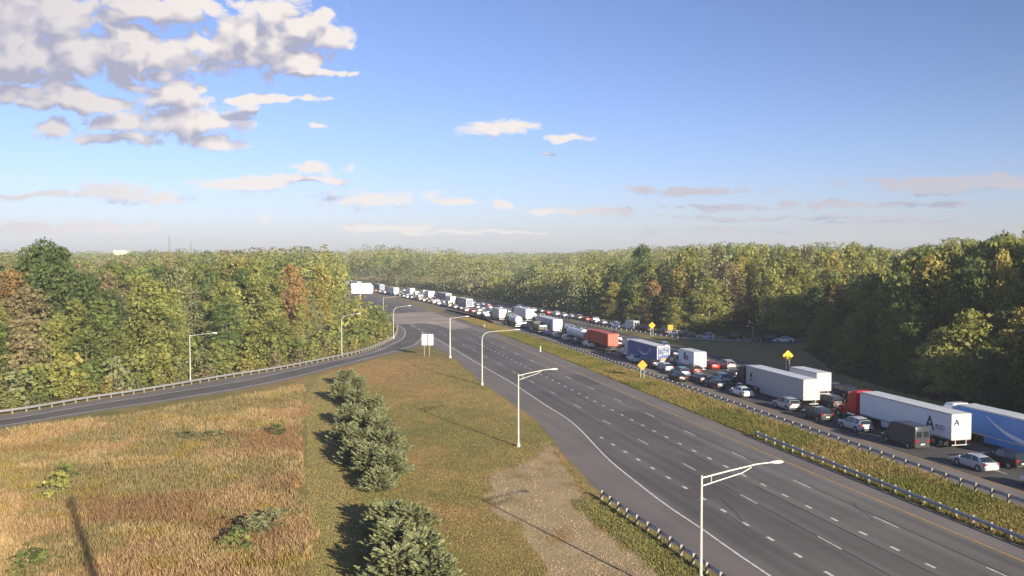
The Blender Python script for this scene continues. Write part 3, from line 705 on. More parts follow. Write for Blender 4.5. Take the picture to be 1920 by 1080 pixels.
def car(kind):
    root = empty('parked_car')
    K = {
     'sedan': dict(L=4.75, w=.91, low=[(-2.38, .42, .84, .70), (-2.3, .27, 1.0, .85), (-1.9, .2, 1.03, .90), (-1.2, .2, 1.0, .91), (0, .2, .96, .915), (.95, .2, .96, .91), (1.5, .2, .90, .90), (2.0, .23, .81, .87), (2.28, .27, .71, .80), (2.38, .36, .60, .66)],
                   gh=[(-1.95, .99, .70), (-1.15, 1.38, .60), (-.3, 1.46, .62), (.35, 1.43, .61), (1.25, .95, .68)], roof=(-1.18, .38), r=.33, wx=(-1.42, 1.42), zt=.82),
     'suv': dict(L=4.7, w=.94, low=[(-2.34, .45, .95, .78), (-2.3, .32, 1.08, .89), (-1.9, .26, 1.10, .93), (0, .26, 1.06, .94), (1.0, .26, 1.05, .93), (1.6, .27, 1.0, .91), (2.1, .3, .90, .87), (2.33, .42, .72, .70)],
                 gh=[(-2.24, 1.08, .74), (-1.85, 1.62, .66), (-.4, 1.72, .68), (.3, 1.68, .66), (1.15, 1.04, .74)], roof=(-1.95, .34), r=.36, wx=(-1.40, 1.42), zt=.95),
     'pickup': dict(L=5.8, w=.99, low=[(-2.88, .5, 1.0, .86), (-2.85, .38, 1.12, .95), (-1.0, .34, 1.13, .98), (.2, .34, 1.1, .98), (1.2, .34, 1.12, .97), (2.2, .36, 1.08, .94), (2.75, .4, .98, .88), (2.88, .5, .8, .75)],
                    gh=[(-.95, 1.12, .80), (-.72, 1.78, .70), (.3, 1.84, .71), (.75, 1.78, .69), (1.45, 1.1, .78)], roof=(-.76, .80), r=.4, wx=(-1.85, 1.85), zt=1.0),
     'van': dict(L=5.9, w=1.0, low=[(-2.95, .45, 2.55, .90), (-2.9, .32, 2.62, .97), (-1.5, .3, 2.68, 1.0), (.6, .3, 2.68, 1.0), (1.35, .3, 2.5, .97), (1.55, .3, 2.25, .95)],
                 gh=None, roof=None, r=.36, wx=(-1.8, 1.9), zt=1.0),
    }[kind]
    W = K['w']; L2_ = K['L'] / 2
    mb = MB(); mb.loft([ring(*q) for q in K['low']])
    if kind == 'van':
        mb.loft([ring(1.5, .3, 1.35, .95), ring(2.2, .3, 1.2, .93), ring(2.75, .35, 1.0, .86), ring(2.95, .45, .8, .7)])
        # raked windscreen housing
        mb.loft([[(1.3, .93, 1.3), (2.25, .86, 1.18), (1.42, .84, 2.40)], [(1.3, -.93, 1.3), (2.25, -.86, 1.18), (1.42, -.84, 2.40)]])
    mb.build('body', PAINT, root, 35)
    if K['gh']:
        g = MB(); g.loft([[(x, .80 if i in (0, 4) else W * .88, zb), (x, hw, zt), (x, -hw, zt), (x, -(.80 if i in (0, 4) else W * .88), zb)] for i, ((x, zt, hw), zb) in enumerate(zip(K['gh'], [K['gh'][0][1] - .05] * 5))])
        g.build('windows', GLASS, root, 30)
        a, b = K['roof']; xs = [a, (a + b) / 2, b]; G4 = K['gh']
        def topz(x): return float(np.interp(x, [q[0] for q in G4], [q[1] for q in G4]))
        def topw(x): return float(np.interp(x, [q[0] for q in G4], [q[2] for q in G4]))
        rf = MB(); rf.loft([[(x, topw(x) + .02, topz(x) - .05), (x, topw(x) - .02, topz(x) + .025), (x, -topw(x) + .02, topz(x) + .025), (x, -topw(x) - .02, topz(x) - .05)] for x in np.linspace(a, b, 6)])
        zb = G4[0][1] - .05
        def pillar(x0, x1, xt, w_=.07):
            for s in (1, -1):
                rf.loft([[(x0, s * W * .895, zb), (x1, s * W * .895, zb), (x1, s * (W * .895 - .03), zb), (x0, s * (W * .895 - .03), zb)], [(xt - w_ / 2, s * (topw(xt) + .02), topz(xt) - .03), (xt + w_ / 2, s * (topw(xt) + .02), topz(xt) - .03), (xt + w_ / 2, s * (topw(xt) - .01), topz(xt) - .03), (xt - w_ / 2, s * (topw(xt) - .01), topz(xt) - .03)]])
        pillar(G4[4][0] - .12, G4[4][0] - .02, b); pillar((a + b) / 2 - .05, (a + b) / 2 + .05, (a + b) / 2)
        pillar(G4[0][0] + .02, G4[0][0] + (.45 if kind != 'pickup' else .14), a + .05, .2 if kind != 'pickup' else .08)
        if kind == 'suv': pillar(-1.15, -1.05, -1.1)
        rf.build('roof', PAINT, root, 35)
    else:
        g = MB(); g.loft([[(2.262, .80, 1.25), (1.47, .78, 2.33)], [(2.262, -.80, 1.25), (1.47, -.78, 2.33)]], cap=False, closed=False)
        for s in (1, -1): g.poly([(1.35, s * .962, 1.35), (1.95, s * .895, 1.3), (1.5, s * .90, 2.1), (1.2, s * 1.003, 2.1)][::s])
        for s in (1, -1): g.poly([(-2.963, s * .12, 1.45), (-2.963, s * .78, 1.45), (-2.953, s * .76, 2.1), (-2.953, s * .12, 2.1)])
        g.build('windows', GLASS, root)
    if kind == 'pickup':
        b_ = MB(); b_.box(-2.78, -1.02, -.86, .86, 1.128, 1.14); b_.build('cargo_bed', DARK, root)
    # bumpers, lamps, plate
    bp = MB(); bp.box(-L2_ - .03, -L2_ + .18, -W * .84, W * .84, .36, .56); bp.box(L2_ - .16, L2_ + .02, -W * .78, W * .78, .32, .48); bp.build('bumper', DARK if kind in ('van', 'suv') else PAINT, root)
    for s in (1, -1):
        zt = K['zt']; h_ = .22 if kind == 'van' else .16
        MB().box(-L2_ + .0 if kind != 'van' else -L2_ - .01, -L2_ + .2, s * W * .60, s * W * .955, zt - .06, zt + h_).build('tail_light', TAIL, root)
        MB().box(L2_ - .28, L2_ - .06, s * W * .50, s * W * .88, .58 if kind == 'sedan' else .74, .72 if kind == 'sedan' else .92).build('headlight', HEAD, root)
        mx_ = K['gh'][4][0] - .35 if K['gh'] else 1.6; mz = K['gh'][0][1] if K['gh'] else 1.4
        MB().box(mx_, mx_ + .12, s * (W - .03), s * (W + .17), mz, mz + .16).build('mirror', PAINT, root)
    MB().box(-L2_ - .045, -L2_ - .031, -.26, .26, .62, .76).build('license_plate', PLATE, root)
    ar = MB()
    for x in K['wx']:
        for s in (1, -1): ar.cyl((x, s * (W - .09), K['r'] + .01), 'y', K['r'] + .07, .19, 18)
    ar.build('wheel_arch', DARK, root, 40)
    add_wheels(root, K['wx'], W + .01, K['r'])
    return root
def trailer_box(root, x0, x1, H=4.05, zb=1.15, hw=1.29, mt=PANEL, seams=True, skirt=True, colr=(.8, .8, .8, 1)):
    b = MB(); b.box(x0, x1, -hw, hw, zb, H - .02)
    if seams:
        for x in np.arange(x0 + 1.2, x1 - .3, 1.22):
            b.box(x - .02, x + .02, hw, hw + .008, zb + .15, H - .12); b.box(x - .02, x + .02, -hw - .008, -hw, zb + .15, H - .12)
    o = b.build('trailer_body', mt, root); o.color = colr
    r_ = MB(); r_.box(x0 + .03, x1 - .03, -hw + .06, hw - .06, H - .018, H); o2 = r_.build('trailer_roof', mat_roof, root)
    t = MB()
    for s in (1, -1):
        t.box(x0, x1, s * hw, s * (hw + .015), zb - .02, zb + .13); t.box(x0, x1, s * hw, s * (hw + .015), H - .13, H + .005)
        t.box(x0 - .02, x0 + .05, s * (hw - .1), s * (hw + .018), zb, H)
    t.box(x0 - .02, x0 - .001, -hw, hw, H - .14, H + .003); t.box(x0 - .025, x0 - .001, -hw, hw, zb - .04, zb + .12)
    t.build('edge_rail', GALV, root)
    d = MB(); d.box(x0 - .035, x0 - .022, -.015, .015, zb + .14, H - .16)
    for y in (-.95, -.35, .35, .95): d.box(x0 - .045, x0 - .022, y - .02, y + .02, zb + .14, H - .16)
    for s in (1, -1):
        for z in (1.5, 2.2, 2.9, 3.6): d.box(x0 - .04, x0 - .022, s * (hw - .16), s * (hw - .02), z - .04, z + .04)
    d.build('rear_door', DOORM, root)
    q = MB(); q.box(x0 + .02, x0 + .12, -1.15, 1.15, .50, .62); q.box(x0 + .03, x0 + .11, -.75, -.65, .6, zb); q.box(x0 + .03, x0 + .11, .65, .75, .6, zb)
    q.build('bumper', GALV, root)
    for s in (1, -1): MB().box(x0 - .03, x0 - .005, s * .75, s * 1.12, zb - .13, zb - .05).build('tail_light', TAIL, root)
    if skirt and x1 - x0 > 10:
        k = MB()
        for s in (1, -1): k.box(x0 + 4.2, x1 - 4.2, s * (hw - .05), s * (hw - .02), .42, zb - .021)
        o3 = k.build('side_skirt', mt, root); o3.color = colr
        g = MB(); g.box(x1 - 3.3, x1 - 3.1, -.9, -.75, .25, zb); g.box(x1 - 3.3, x1 - 3.1, .75, .9, .25, zb); g.box(x0 + .6, x1 - 1, -.5, .5, zb - .2, zb - .03); g.build('chassis', DARK, root)
mat_roof = mat('trailer_roof', (0.62, 0.63, 0.66), 0.5, 0.1, 0.12, 0.6)
DOORM = mat('door_bars', (0.36, 0.35, 0.34), 0.5)
def tractor(root, x, colr, sleeper=True, white_fair=False):
    """x = front of the trailer; tractor reaches about 5.3 m ahead"""
    P_ = PAINT
    fr = MB(); fr.box(x - 2.2, x + 4.9, -.42, .42, .75, 1.0); fr.build('chassis', DARK, root)
    c0, c1 = x + .55, x + (3.2 if sleeper else 2.4)
    b = MB()
    def rg(xx, zb, zt, hw): return [(xx, hw, zb), (xx, hw, zt - .25), (xx, hw - .2, zt), (xx, -hw + .2, zt), (xx, -hw, zt - .25), (xx, -hw, zb)]
    top = 3.95 if sleeper else 3.1
    b.loft([rg(c0, .75, top, 1.2), rg(c0 + (c1 - c0) * .45, .72, top - .02, 1.21), rg(c1 - .55, .72, 3.0 if sleeper else 2.95, 1.18), rg(c1 + .05, .72, 2.0, 1.1)])
    b.loft([rg(c1, .72, 2.0, 1.1), rg(c1 + 1.2, .62, 1.82, 1.02), rg(c1 + 1.75, .60, 1.55, .86), rg(c1 + 1.85, .62, 1.35, .78)])
    b.box(c1 + .4, c1 + 1.75, -1.18, -.95, .55, 1.15); b.box(c1 + .4, c1 + 1.75, .95, 1.18, .55, 1.15)
    o = b.build('cab', P_, root, 35); o.color = colr
    g = MB(); g.loft([[(c1 + .075, 1.0, 2.02), (c1 - .525, 1.08, 2.88)], [(c1 + .075, -1.0, 2.02), (c1 - .525, -1.08, 2.88)]], cap=False, closed=False)
    for s in (1, -1): g.poly([(c1 - .95, s * 1.222, 1.95), (c1 - .15, s * 1.15, 1.95), (c1 - .58, s * 1.195, 2.65), (c1 - .95, s * 1.222, 2.65)][::s])
    g.build('windscreen', GLASS, root)
    MB().box(c1 + 1.84, c1 + 1.9, -.5, .5, .8, 1.4).build('grille', CHROME, root)
    MB().box(c1 + 1.6, c1 + 1.98, -1.15, 1.15, .38, .68).build('bumper', CHROME if white_fair else DARK, root)
    tk = MB()
    for s in (1, -1): tk.cyl((c0 + 1.1, s * .95, .78), 'x', .30, 1.5, 14)
    tk.build('fuel_tank', CHROME, root, 40)
    for s in (1, -1):
        MB().box(c1 - .1, c1 + .02, s * 1.22, s * 1.45, 1.9, 2.5).build('mirror', DARK, root)
        MB().box(c1 + 1.60, c1 + 1.87, s * .72, s * 1.0, .95, 1.15).build('headlight', HEAD, root)
    add_wheels(root, (c1 + 1.15,), 1.2, .5, .3); add_wheels(root, (x - 1.5, x - .3), 1.24, .5, .55)
def text_mesh(s, size, name='logo'):
    c = bpy.data.curves.new(name, 'FONT'); c.body = s; c.size = size; c.extrude = 0.004; c.align_x = 'CENTER'; c.offset = size * .012
    ob = bpy.data.objects.new(name, c); COL.objects.link(ob)
    dg = bpy.context.evaluated_depsgraph_get(); me = bpy.data.meshes.new_from_object(ob.evaluated_get(dg)); bpy.data.objects.remove(ob)
    me.materials.clear(); return me
def side_text(root, s, size, x, z, hw, m, sx=1.0, name='lettering'):
    """on the left flank, reading from the front-left viewer: letters run front to back"""
    me = text_mesh(s, size); o = mesh_obj(name, me, m, root)
    o.matrix_local = Matrix.Translation((x, hw + .012, z)) @ Matrix(((-1, 0, 0, 0), (0, 0, 1, 0), (0, 1, 0, 0), (0, 0, 0, 1))) @ Matrix.Diagonal((sx, 1, 1, 1))
def rear_text(root, s, size, y, z, x0, m, name='lettering'):
    me = text_mesh(s, size); o = mesh_obj(name, me, m, root)
    o.matrix_local = Matrix.Translation((x0 - .055, y, z)) @ Matrix(((0, 0, -1, 0), (-1, 0, 0, 0), (0, 1, 0, 0), (0, 0, 0, 1)))
def swoosh(root, xc, zc, w, m, hw=1.29, th=.28):
    """curved smile band with an arrow tip on the left flank"""
    n = 22; A = []; B = []
    for i in range(n + 1):
        t = i / n; x = w / 2 - w * t; z = -w * .16 * (1 - (2 * t - 1) ** 2); k = th * (0.25 + math.sin(math.pi * min(1, t * 1.05)) * .9)
        A.append((xc + x, hw + .010, zc + z + k / 2)); B.append((xc + x, hw + .010, zc + z - k / 2))
    mb = MB(); mb.v = [p for ab in zip(A, B) for p in ab]; mb.f = [(2 * i, 2 * i + 1, 2 * i + 3, 2 * i + 2) for i in range(n)]
    mb.v += [(a, hw + .016, c) for a, _, c in mb.v]; k = 2 * (n + 1); mb.f += [tuple(i + k for i in f) for f in mb.f[:n]]
    x = xc - w / 2
    mb.loft([[(x + .55, hw + d, zc + .30), (x - .15, hw + d, zc + .38), (x - .05, hw + d, zc - .35), (x + .10, hw + d, zc + .12)] for d in (.009, .018)])
    mb.build('curved_band', m, root)
WHITEM = mat('decal_white', (0.55, 0.62, 0.72), 0.5); NAVY = mat('decal_navy', (0.02, 0.02, 0.06), 0.5); GREYD = mat('decal_grey', (0.30, 0.29, 0.26), 0.6)
def semi(Lt, tcol, ccol, deco=None, sleeper=True, box=True):
    root = empty('semi_truck'); x0 = 0.0; x1 = Lt
    trailer_box(root, x0, x1, colr=tcol); tractor(root, x1 + .35, ccol, sleeper)
    add_wheels(root, (1.6, 2.85), 1.26, .5, .55)
    if deco == 'letter':
        side_text(root, 'A', 2.2, 3.4, 1.75, 1.29, NAVY, 1.0); side_text(root, 'PLGO', .72, 1.75, 2.0, 1.29, NAVY, .8)
        rear_text(root, 'A', 1.05, .62, 2.75, 0, NAVY); rear_text(root, 'PLGO', .26, -.55, 3.15, 0, GREYD)
    if deco in ('blue', 'blue_wrap'):
        swoosh(root, Lt * .46 if deco == 'blue' else Lt - 10.6, 2.95 if deco == 'blue' else 3.45, 6.4 if deco == 'blue' else 12.0, WHITEM, th=.26 if deco == 'blue' else .42)
    if deco == 'blue':
        g = MB()
        for (a, b, c, d) in ((-.9, -.2, 3.5, 3.8), (.1, .95, 3.45, 3.8), (-1.0, .1, 2.4, 2.9), (.35, 1.0, 2.2, 2.6), (-.6, .5, 3.05, 3.2)): g.box(-.052, -.046, a, b, c, d)
        g.build('decal', GREYD, root); MB().box(-.054, -.046, -.8, .5, 1.35, 1.8).build('decal', PY, root)
    if deco == 'panel':
        MB().box(Lt - 1.9, Lt - 1.3, 1.29, 1.305, 2.4, 3.1).build('decal', NAVY, root); MB().box(Lt - 1.8, Lt - 1.1, 1.29, 1.305, 1.9, 2.15).build('decal', NAVY, root)
    return root
def box_truck(tcol=(.78, .78, .8, 1), ccol=(.7, .72, .75, 1), L_=6.6, logo=True):
    root = empty('box_truck'); trailer_box(root, 0, L_, H=3.75, zb=1.0, hw=1.22, colr=tcol, skirt=False)
    b = MB(); x = L_ + .1
    b.loft([[(a, s1 * w, z) for (s1, z) in ((1, .6), (1, zt - .2), (.86, zt), (-.86, zt), (-1, zt - .2), (-1, .6))] for (a, zt, w) in ((x, 2.6, 1.05), (x + 1.1, 2.6, 1.05), (x + 1.7, 1.7, 1.02), (x + 2.3, 1.4, .95), (x + 2.4, 1.1, .9))])
    o = b.build('cab', PAINT, root, 35); o.color = ccol
    g = MB(); g.loft([[(x + 1.13, .93, 2.52), (x + 1.70, .95, 1.74)], [(x + 1.13, -.93, 2.52), (x + 1.70, -.95, 1.74)]], cap=False, closed=False)
    for s in (1, -1): g.poly([(x + .35, s * 1.056, 1.6), (x + 1.2, s * 1.056, 1.6), (x + 1.05, s * 1.056, 2.3), (x + .35, s * 1.056, 2.3)][::-s])
    g.build('windscreen', GLASS, root); MB().box(.3, x + 2.2, -.4, .4, .6, .98).build('chassis', DARK, root)
    add_wheels(root, (1.7, x + 1.6), 1.15, .45, .35)
    if logo:
        MB().box(L_ * .52, L_ * .66, 1.22, 1.235, 2.0, 3.3).build('decal', mat('decal_blue', (.03, .05, .2), .5), root)
        MB().box(L_ * .36, L_ * .49, 1.22, 1.235, 2.0, 2.9).build('decal', mat('decal_violet', (.14, .14, .28), .5), root)
        c = MB(); c.cyl((-.05, .45, 2.7), 'x', .34, .008, 16); c.build('decal', GREYD, root)
    return root
def tanker(tcol=(.75, .76, .78, 1), ccol=(.05, .06, .1, 1), L_=11.5):
    root = empty('tanker_truck')
    P_ = [(0.0, .25), (.02, .95), (.25, 1.12), (L_ - .25, 1.12), (L_ - .02, .95), (L_, .25)]
    MB().tube([(x, 0, 2.35) for x, _ in P_], [r for _, r in P_], 22).build('tank', PANEL, root, 35).color = tcol
    k = MB()
    for x in np.linspace(1, L_ - 1, 5): k.tube([(x - .04, 0, 2.35), (x + .04, 0, 2.35)], 1.145, 22)
    k.box(1, L_ - 1, -.25, .25, 3.46, 3.54); k.cyl((3, 0, 3.6), 'z', .25, .25); k.cyl((L_ - 3, 0, 3.6), 'z', .25, .25); k.build('hoops', GALV, root, 40)
    f = MB(); f.box(.1, L_, -.5, .5, .95, 1.2); f.box(-.1, .1, -1.15, 1.15, .55, .75); f.box(-.05, .15, -1.0, 1.0, 1.0, 1.25); f.build('chassis', GALV, root)
    MB().box(-.02, .0, -.35, .35, 2.3, 2.4).build('decal', TAIL, root)
    tractor(root, L_ + .3, ccol, True); add_wheels(root, (1.3, 2.55), 1.24, .5, .55); return root
def container_truck(col=(.50, .07, .035, 1), ccol=(.55, .06, .05, 1), L_=12.2):
    root = empty('container_truck'); b = MB(); b.box(0, L_, -1.19, 1.19, 1.45, 4.02)
    for x in np.arange(.3, L_ - .2, .34):
        for s in (1, -1): b.box(x, x + .17, s * 1.19, s * 1.215, 1.6, 3.88)
    b.build('container', PANEL, root).color = col
    t = MB()
    for s in (1, -1):
        t.box(-.01, .12, s * 1.1, s * 1.22, 1.43, 4.04); t.box(L_ - .12, L_ + .01, s * 1.1, s * 1.22, 1.43, 4.04); t.box(.12, L_ - .12, s * 1.14, s * 1.225, 3.9, 4.045); t.box(.12, L_ - .12, s * 1.14, s * 1.225, 1.42, 1.58)
    t.box(-.015, .1, -1.1, 1.1, 3.88, 4.042); t.box(-.015, .1, -1.1, 1.1, 1.425, 1.6); t.build('container_frame', PANEL, root).color = (col[0] * 1.15, col[1], col[2], 1)
    d = MB()
    for y in (-.8, -.3, .3, .8): d.box(-.05, -.02, y - .02, y + .02, 1.6, 3.88)
    d.build('rear_door', DOORM, root)
    f = MB(); f.box(0, L_, -.5, .5, 1.05, 1.4); f.box(-.05, .06, -1.15, 1.15, .5, .65); f.box(.0, .05, -.5, .5, .6, 1.1); f.build('chassis', DARK, root)
    for s in (1, -1): MB().box(-.04, -.0, s * .7, s * 1.05, 1.2, 1.3).build('tail_light', TAIL, root)
    add_wheels(root, (1.5, 2.75), 1.24, .5, .55); tractor(root, L_ + .3, ccol, True); return root
def dump_truck(col=(.05, .07, .07, 1), body=(.07, .09, .09, 1)):
    root = empty('dump_truck'); b = MB(); zt = 2.9
    b.loft([[(x, 1.22, 1.25), (x, 1.25, z), (x, 1.13, z), (x, 1.13, 1.4), (x, -1.13, 1.4), (x, -1.13, z), (x, -1.25, z), (x, -1.22, 1.25)] for x, z in ((0, 2.6), (4.6, 2.7), (5.0, 3.1))])
    b.box(-.04, .06, -1.2, 1.2, 1.2, 2.5); b.box(4.9, 5.05, -1.2, 1.2, 1.3, 3.1); b.build('dump_body', PAINT, root).color = body
    for s in (1, -1): MB().box(-.09, -.042, s * .8, s * 1.1, 1.3, 1.5).build('tail_light', TAIL, root)
    MB().box(-.1, .0, -1.1, 1.1, .6, .8).build('bumper', SIGN_BACK, root); MB().box(-.06, -.043, -.9, .9, 2.1, 2.4).build('decal', SIGN_BACK, root)
    tractor(root, 5.2, col, False); add_wheels(root, (1.3, 2.6), 1.24, .5, .5); return root

PROTO = {}
def finish_vehicle(root, x, y, h, label, cat, group, color=None):
    root.location = (x, y, 0.012); root.rotation_euler = (0, 0, h); tag(root, label, cat, group)
    if color:
        for c in root.children:
            c.color = color
            for q in c.children: q.color = color
NAMES = {'sedan': 'sedan_car', 'suv': 'suv', 'pickup': 'pickup_truck', 'van': 'cargo_van'}
CG = 'vehicles queuing on the far carriageway'
def put_car(kind, x, y, h, color, label, group=CG, flip=False):
    if kind not in PROTO: root = PROTO[kind] = car(kind)
    else:
        root = copy_tree(PROTO[kind])
    root.name = NAMES[kind]
    finish_vehicle(root, x, y, h + (math.pi if flip else 0), label, {'sedan': 'car', 'suv': 'suv', 'pickup': 'pickup truck', 'van': 'van'}[kind], group, color + (1,))
    return root
SILVER = (.46, .47, .50); WHITE = (.76, .76, .77); BLACK = (.018, .019, .024); GREY = (.10, .10, .11); DGREY = (.055, .055, .06); REDC = (.38, .02, .018); BLUE = (.035, .06, .2); PURP = (.10, .07, .30); NAVYC = (.02, .03, .07); LBLUE = (.24, .33, .44); TANC = (.42, .38, .30)
# rear-left ground corner is what was surveyed for each: (px, py)
def corner(px, py, off=0.9, half=2.35):
    """ground point of the rear-left corner -> (centre x, y, heading)"""
    x, y = G(px, py); h = heading(GR2X, x - 8, y)
    c, s = math.cos(h), math.sin(h)
    return x + c * half + s * off, y + s * half - c * off, h
OCC = []
def rc(kind, px, py, color, label, off=.92, half=2.37):
    x, y, h = corner(px, py, off, half); OCC.append((x, y, half * 2)); return put_car(kind, x, y, h, color, label)
rc('suv', 1990, 936, WHITE, 'white suv at the very right edge behind the silver sedan')
rc('sedan', 1846, 889, SILVER, 'silver sedan beside the median guardrail, behind the dark high-roof van')
rc('suv', 1905, 884, BLACK, 'black suv in the second lane behind the lettered white trailer')
rc('van', 1715, 846, (.062, .066, .078), 'dark grey high-roof van beside the lettered white trailer', 1.0, 2.95)
rc('suv', 1613, 814, (.50, .53, .60), 'silver suv left of the red truck cab, ahead of the dark van')
rc('suv', 1540, 793, DGREY, 'dark grey suv behind the cream-backed grey trailer')
rc('suv', 1481, 773, SILVER, 'silver suv beside the rear half of the long grey trailer')
rc('sedan', 1394, 747, WHITE, 'white sedan beside the front half of the long grey trailer')
rc('sedan', 1344, 731.5, DGREY, 'dark car with a sunlit tail just ahead of the white sedan')
rc('suv', 1352, 721, (.50, .58, .66), 'pale blue suv in the second lane ahead of the long grey trailer')
rc('sedan', 1272, 718, BLACK, 'black sedan with a bright tail right of the orange diamond sign')
rc('sedan', 1247, 698, (.34, .36, .46), 'grey blue sedan behind the swoosh trailer, ahead of the black sedan')
rc('suv', 1223, 691, NAVYC, 'dark blue suv half hidden behind the orange diamond sign')
rc('sedan', 1189, 681, (.62, .68, .74), 'white sedan beside the trailer with the thin swoosh, left of the orange sign')
rc('sedan', 1102, 652, WHITE, 'white sedan left of the red container truck')
rc('sedan', 1082, 646, NAVYC, 'dark sedan between two pale cars beside the white tanker')
rc('suv', 1062, 641, SILVER, 'silver suv beside the dark cab of the white tanker')
rc('sedan', 1043, 634, (.6, .58, .56), 'small pale car left of the tanker cab')
rc('sedan', 1025, 630, PURP, 'violet blue car below the cream-backed trailer')
rc('pickup', 968, 610, LBLUE, 'pale blue pickup between the silver tanker and the dark dump trucks', .98, 2.9)
# cars in the third and further lanes behind
rc('sedan', 1334, 694, REDC, 'red car right of the white box truck')
rc('suv', 1364, 694, (.62, .52, .52), 'pale pinkish suv right of the red car')
rc('suv', 1300, 704, (.16, .03, .03), 'maroon suv below the rear of the white box truck')
rc('sedan', 1376, 710, GREY, 'grey car beside the cab of the long grey trailer')
rc('suv', 1590, 748, NAVYC, 'dark suv half hidden ahead of the red truck cab')
rc('sedan', 1566, 738, GREY, 'dark grey car right of the small cream trailer')
def put_truck(kind, fn, px, py, label, cat, hw=1.29, group='trucks in the queue'):
    x, y = G(px, py); h = heading(GR2X, x - 8, y); c, s = math.cos(h), math.sin(h)
    r = fn(); r.location = (x + s * hw, y - c * hw, 0.012); r.rotation_euler = (0, 0, h); tag(r, label, cat, group)
    OCC.append((x + c * 9, y + s * 9, 22)); return r
WT = (.80, .80, .82, 1)
put_truck('s', lambda: semi(16.2, WT, (.55, .015, .02, 1), 'letter'), 1783, 845, 'long white trailer with a large dark letter A, pulled by a red cab', 'semi truck')
put_truck('s', lambda: semi(16.2, (.05, .22, .62, 1), (.85, .84, .84, 1), 'blue_wrap'), 2015, 884, 'bright blue trailer with a broad pale swoosh, cut by the right edge', 'semi truck')
put_truck('s', lambda: semi(16.2, (.46, .46, .47, 1), (.03, .03, .05, 1), 'panel'), 1506, 766, 'long grey trailer with a cream rear and a black cab', 'semi truck')
put_truck('b', lambda: box_truck((.85, .80, .76, 1), (.4, .4, .42, 1), 7.5, False), 1531, 746, 'cream box truck half hidden behind the long grey trailer', 'box truck', 1.22)
put_truck('b', box_truck, 1301, 699, 'white box truck with a dark blue square on its side', 'box truck', 1.22)
put_truck('s', lambda: semi(14.6, (.035, .09, .30, 1), (.60, .62, .68, 1), 'blue'), 1232, 690, 'blue trailer with a thin pale swoosh and a patterned rear, grey white cab', 'semi truck')
put_truck('c', container_truck, 1140, 661, 'red shipping container truck left of the blue swoosh trailer', 'container truck', 1.2)
put_truck('t', tanker, 1089, 646, 'white tanker with a round white rear and a dark cab', 'tanker truck', 1.12)
put_truck('s', lambda: semi(13.7, (.42, .46, .52, 1), (.1, .15, .3, 1)), 1037, 628, 'grey blue trailer with a cream rear left of the white tanker', 'semi truck')
put_truck('d', dump_truck, 1010, 627, 'dark dump truck with bright tail boards beside the guardrail', 'dump truck', 1.22)
put_truck('d', lambda: dump_truck((.03, .04, .08, 1), (.05, .06, .1, 1)), 1011, 616, 'second dark truck one lane beyond the dump truck by the guardrail', 'dump truck', 1.22)
put_truck('s', lambda: semi(13.7, (.62, .63, .68, 1), (.05, .05, .12, 1)), 986, 604, 'grey trailer with a dark flank right of the cream-backed box trailer', 'semi truck')
put_truck('t', lambda: tanker((.62, .62, .64, 1), (.05, .08, .07, 1), 8.0), 966, 616, 'small silver tanker with a dark green cab beside the guardrail', 'tanker truck', 1.12)
put_truck('b', lambda: box_truck((.80, .78, .66, 1), (.5, .5, .5, 1), 8.5, False), 936, 602, 'cream box truck left of the grey trailer with the dark flank', 'box truck', 1.22)

def free_spot(x, y, h, L_):
    for (a, b, l) in OCC:
        dx, dy = a - x, b - y; lo = dx * math.cos(h) + dy * math.sin(h); la = -dx * math.sin(h) + dy * math.cos(h)
        if abs(la) < 2.7 and abs(lo) < (l + L_) / 2 + .9: return False
    return True
def fill_gaps():
    rnd = random.Random(21); cl = [(WHITE, 'white'), (SILVER, 'silver'), (BLACK, 'black'), (DGREY, 'dark grey'), (NAVYC, 'dark blue'), (GREY, 'grey'), (LBLUE, 'pale blue')]
    lnm = ['first lane', 'second lane', 'third lane', 'fourth lane', 'fifth lane']
    for lane, (y0, y1) in enumerate([(118, 300), (118, 318), (112, 335), (150, 300), (200, 285)]):
        P = offset(GR2X, 4.1 + 3.72 * (lane + .5)); s = 2.0
        while s < plen(P) - 5:
            q = at_s(P, s); s += 1.0
            if not (y0 < q[1] < y1): continue
            h = heading(P, *q)
            if not free_spot(q[0], q[1], h, 5.0): continue
            if rnd.random() < (.12 if lane < 3 else .8): s += 5; continue
            k = rnd.choice(['sedan', 'suv', 'suv', 'sedan', 'pickup']); c, n = rnd.choice(cl); OCC.append((q[0], q[1], 5.0)); s += 6.5
            put_car(k, float(q[0]), float(q[1]), h, c, '%s %s in the %s of the queue' % (n, {'sedan': 'car', 'suv': 'suv', 'pickup': 'pickup'}[k], lnm[lane]), 'vehicles between the trucks in the queue')
fill_gaps()
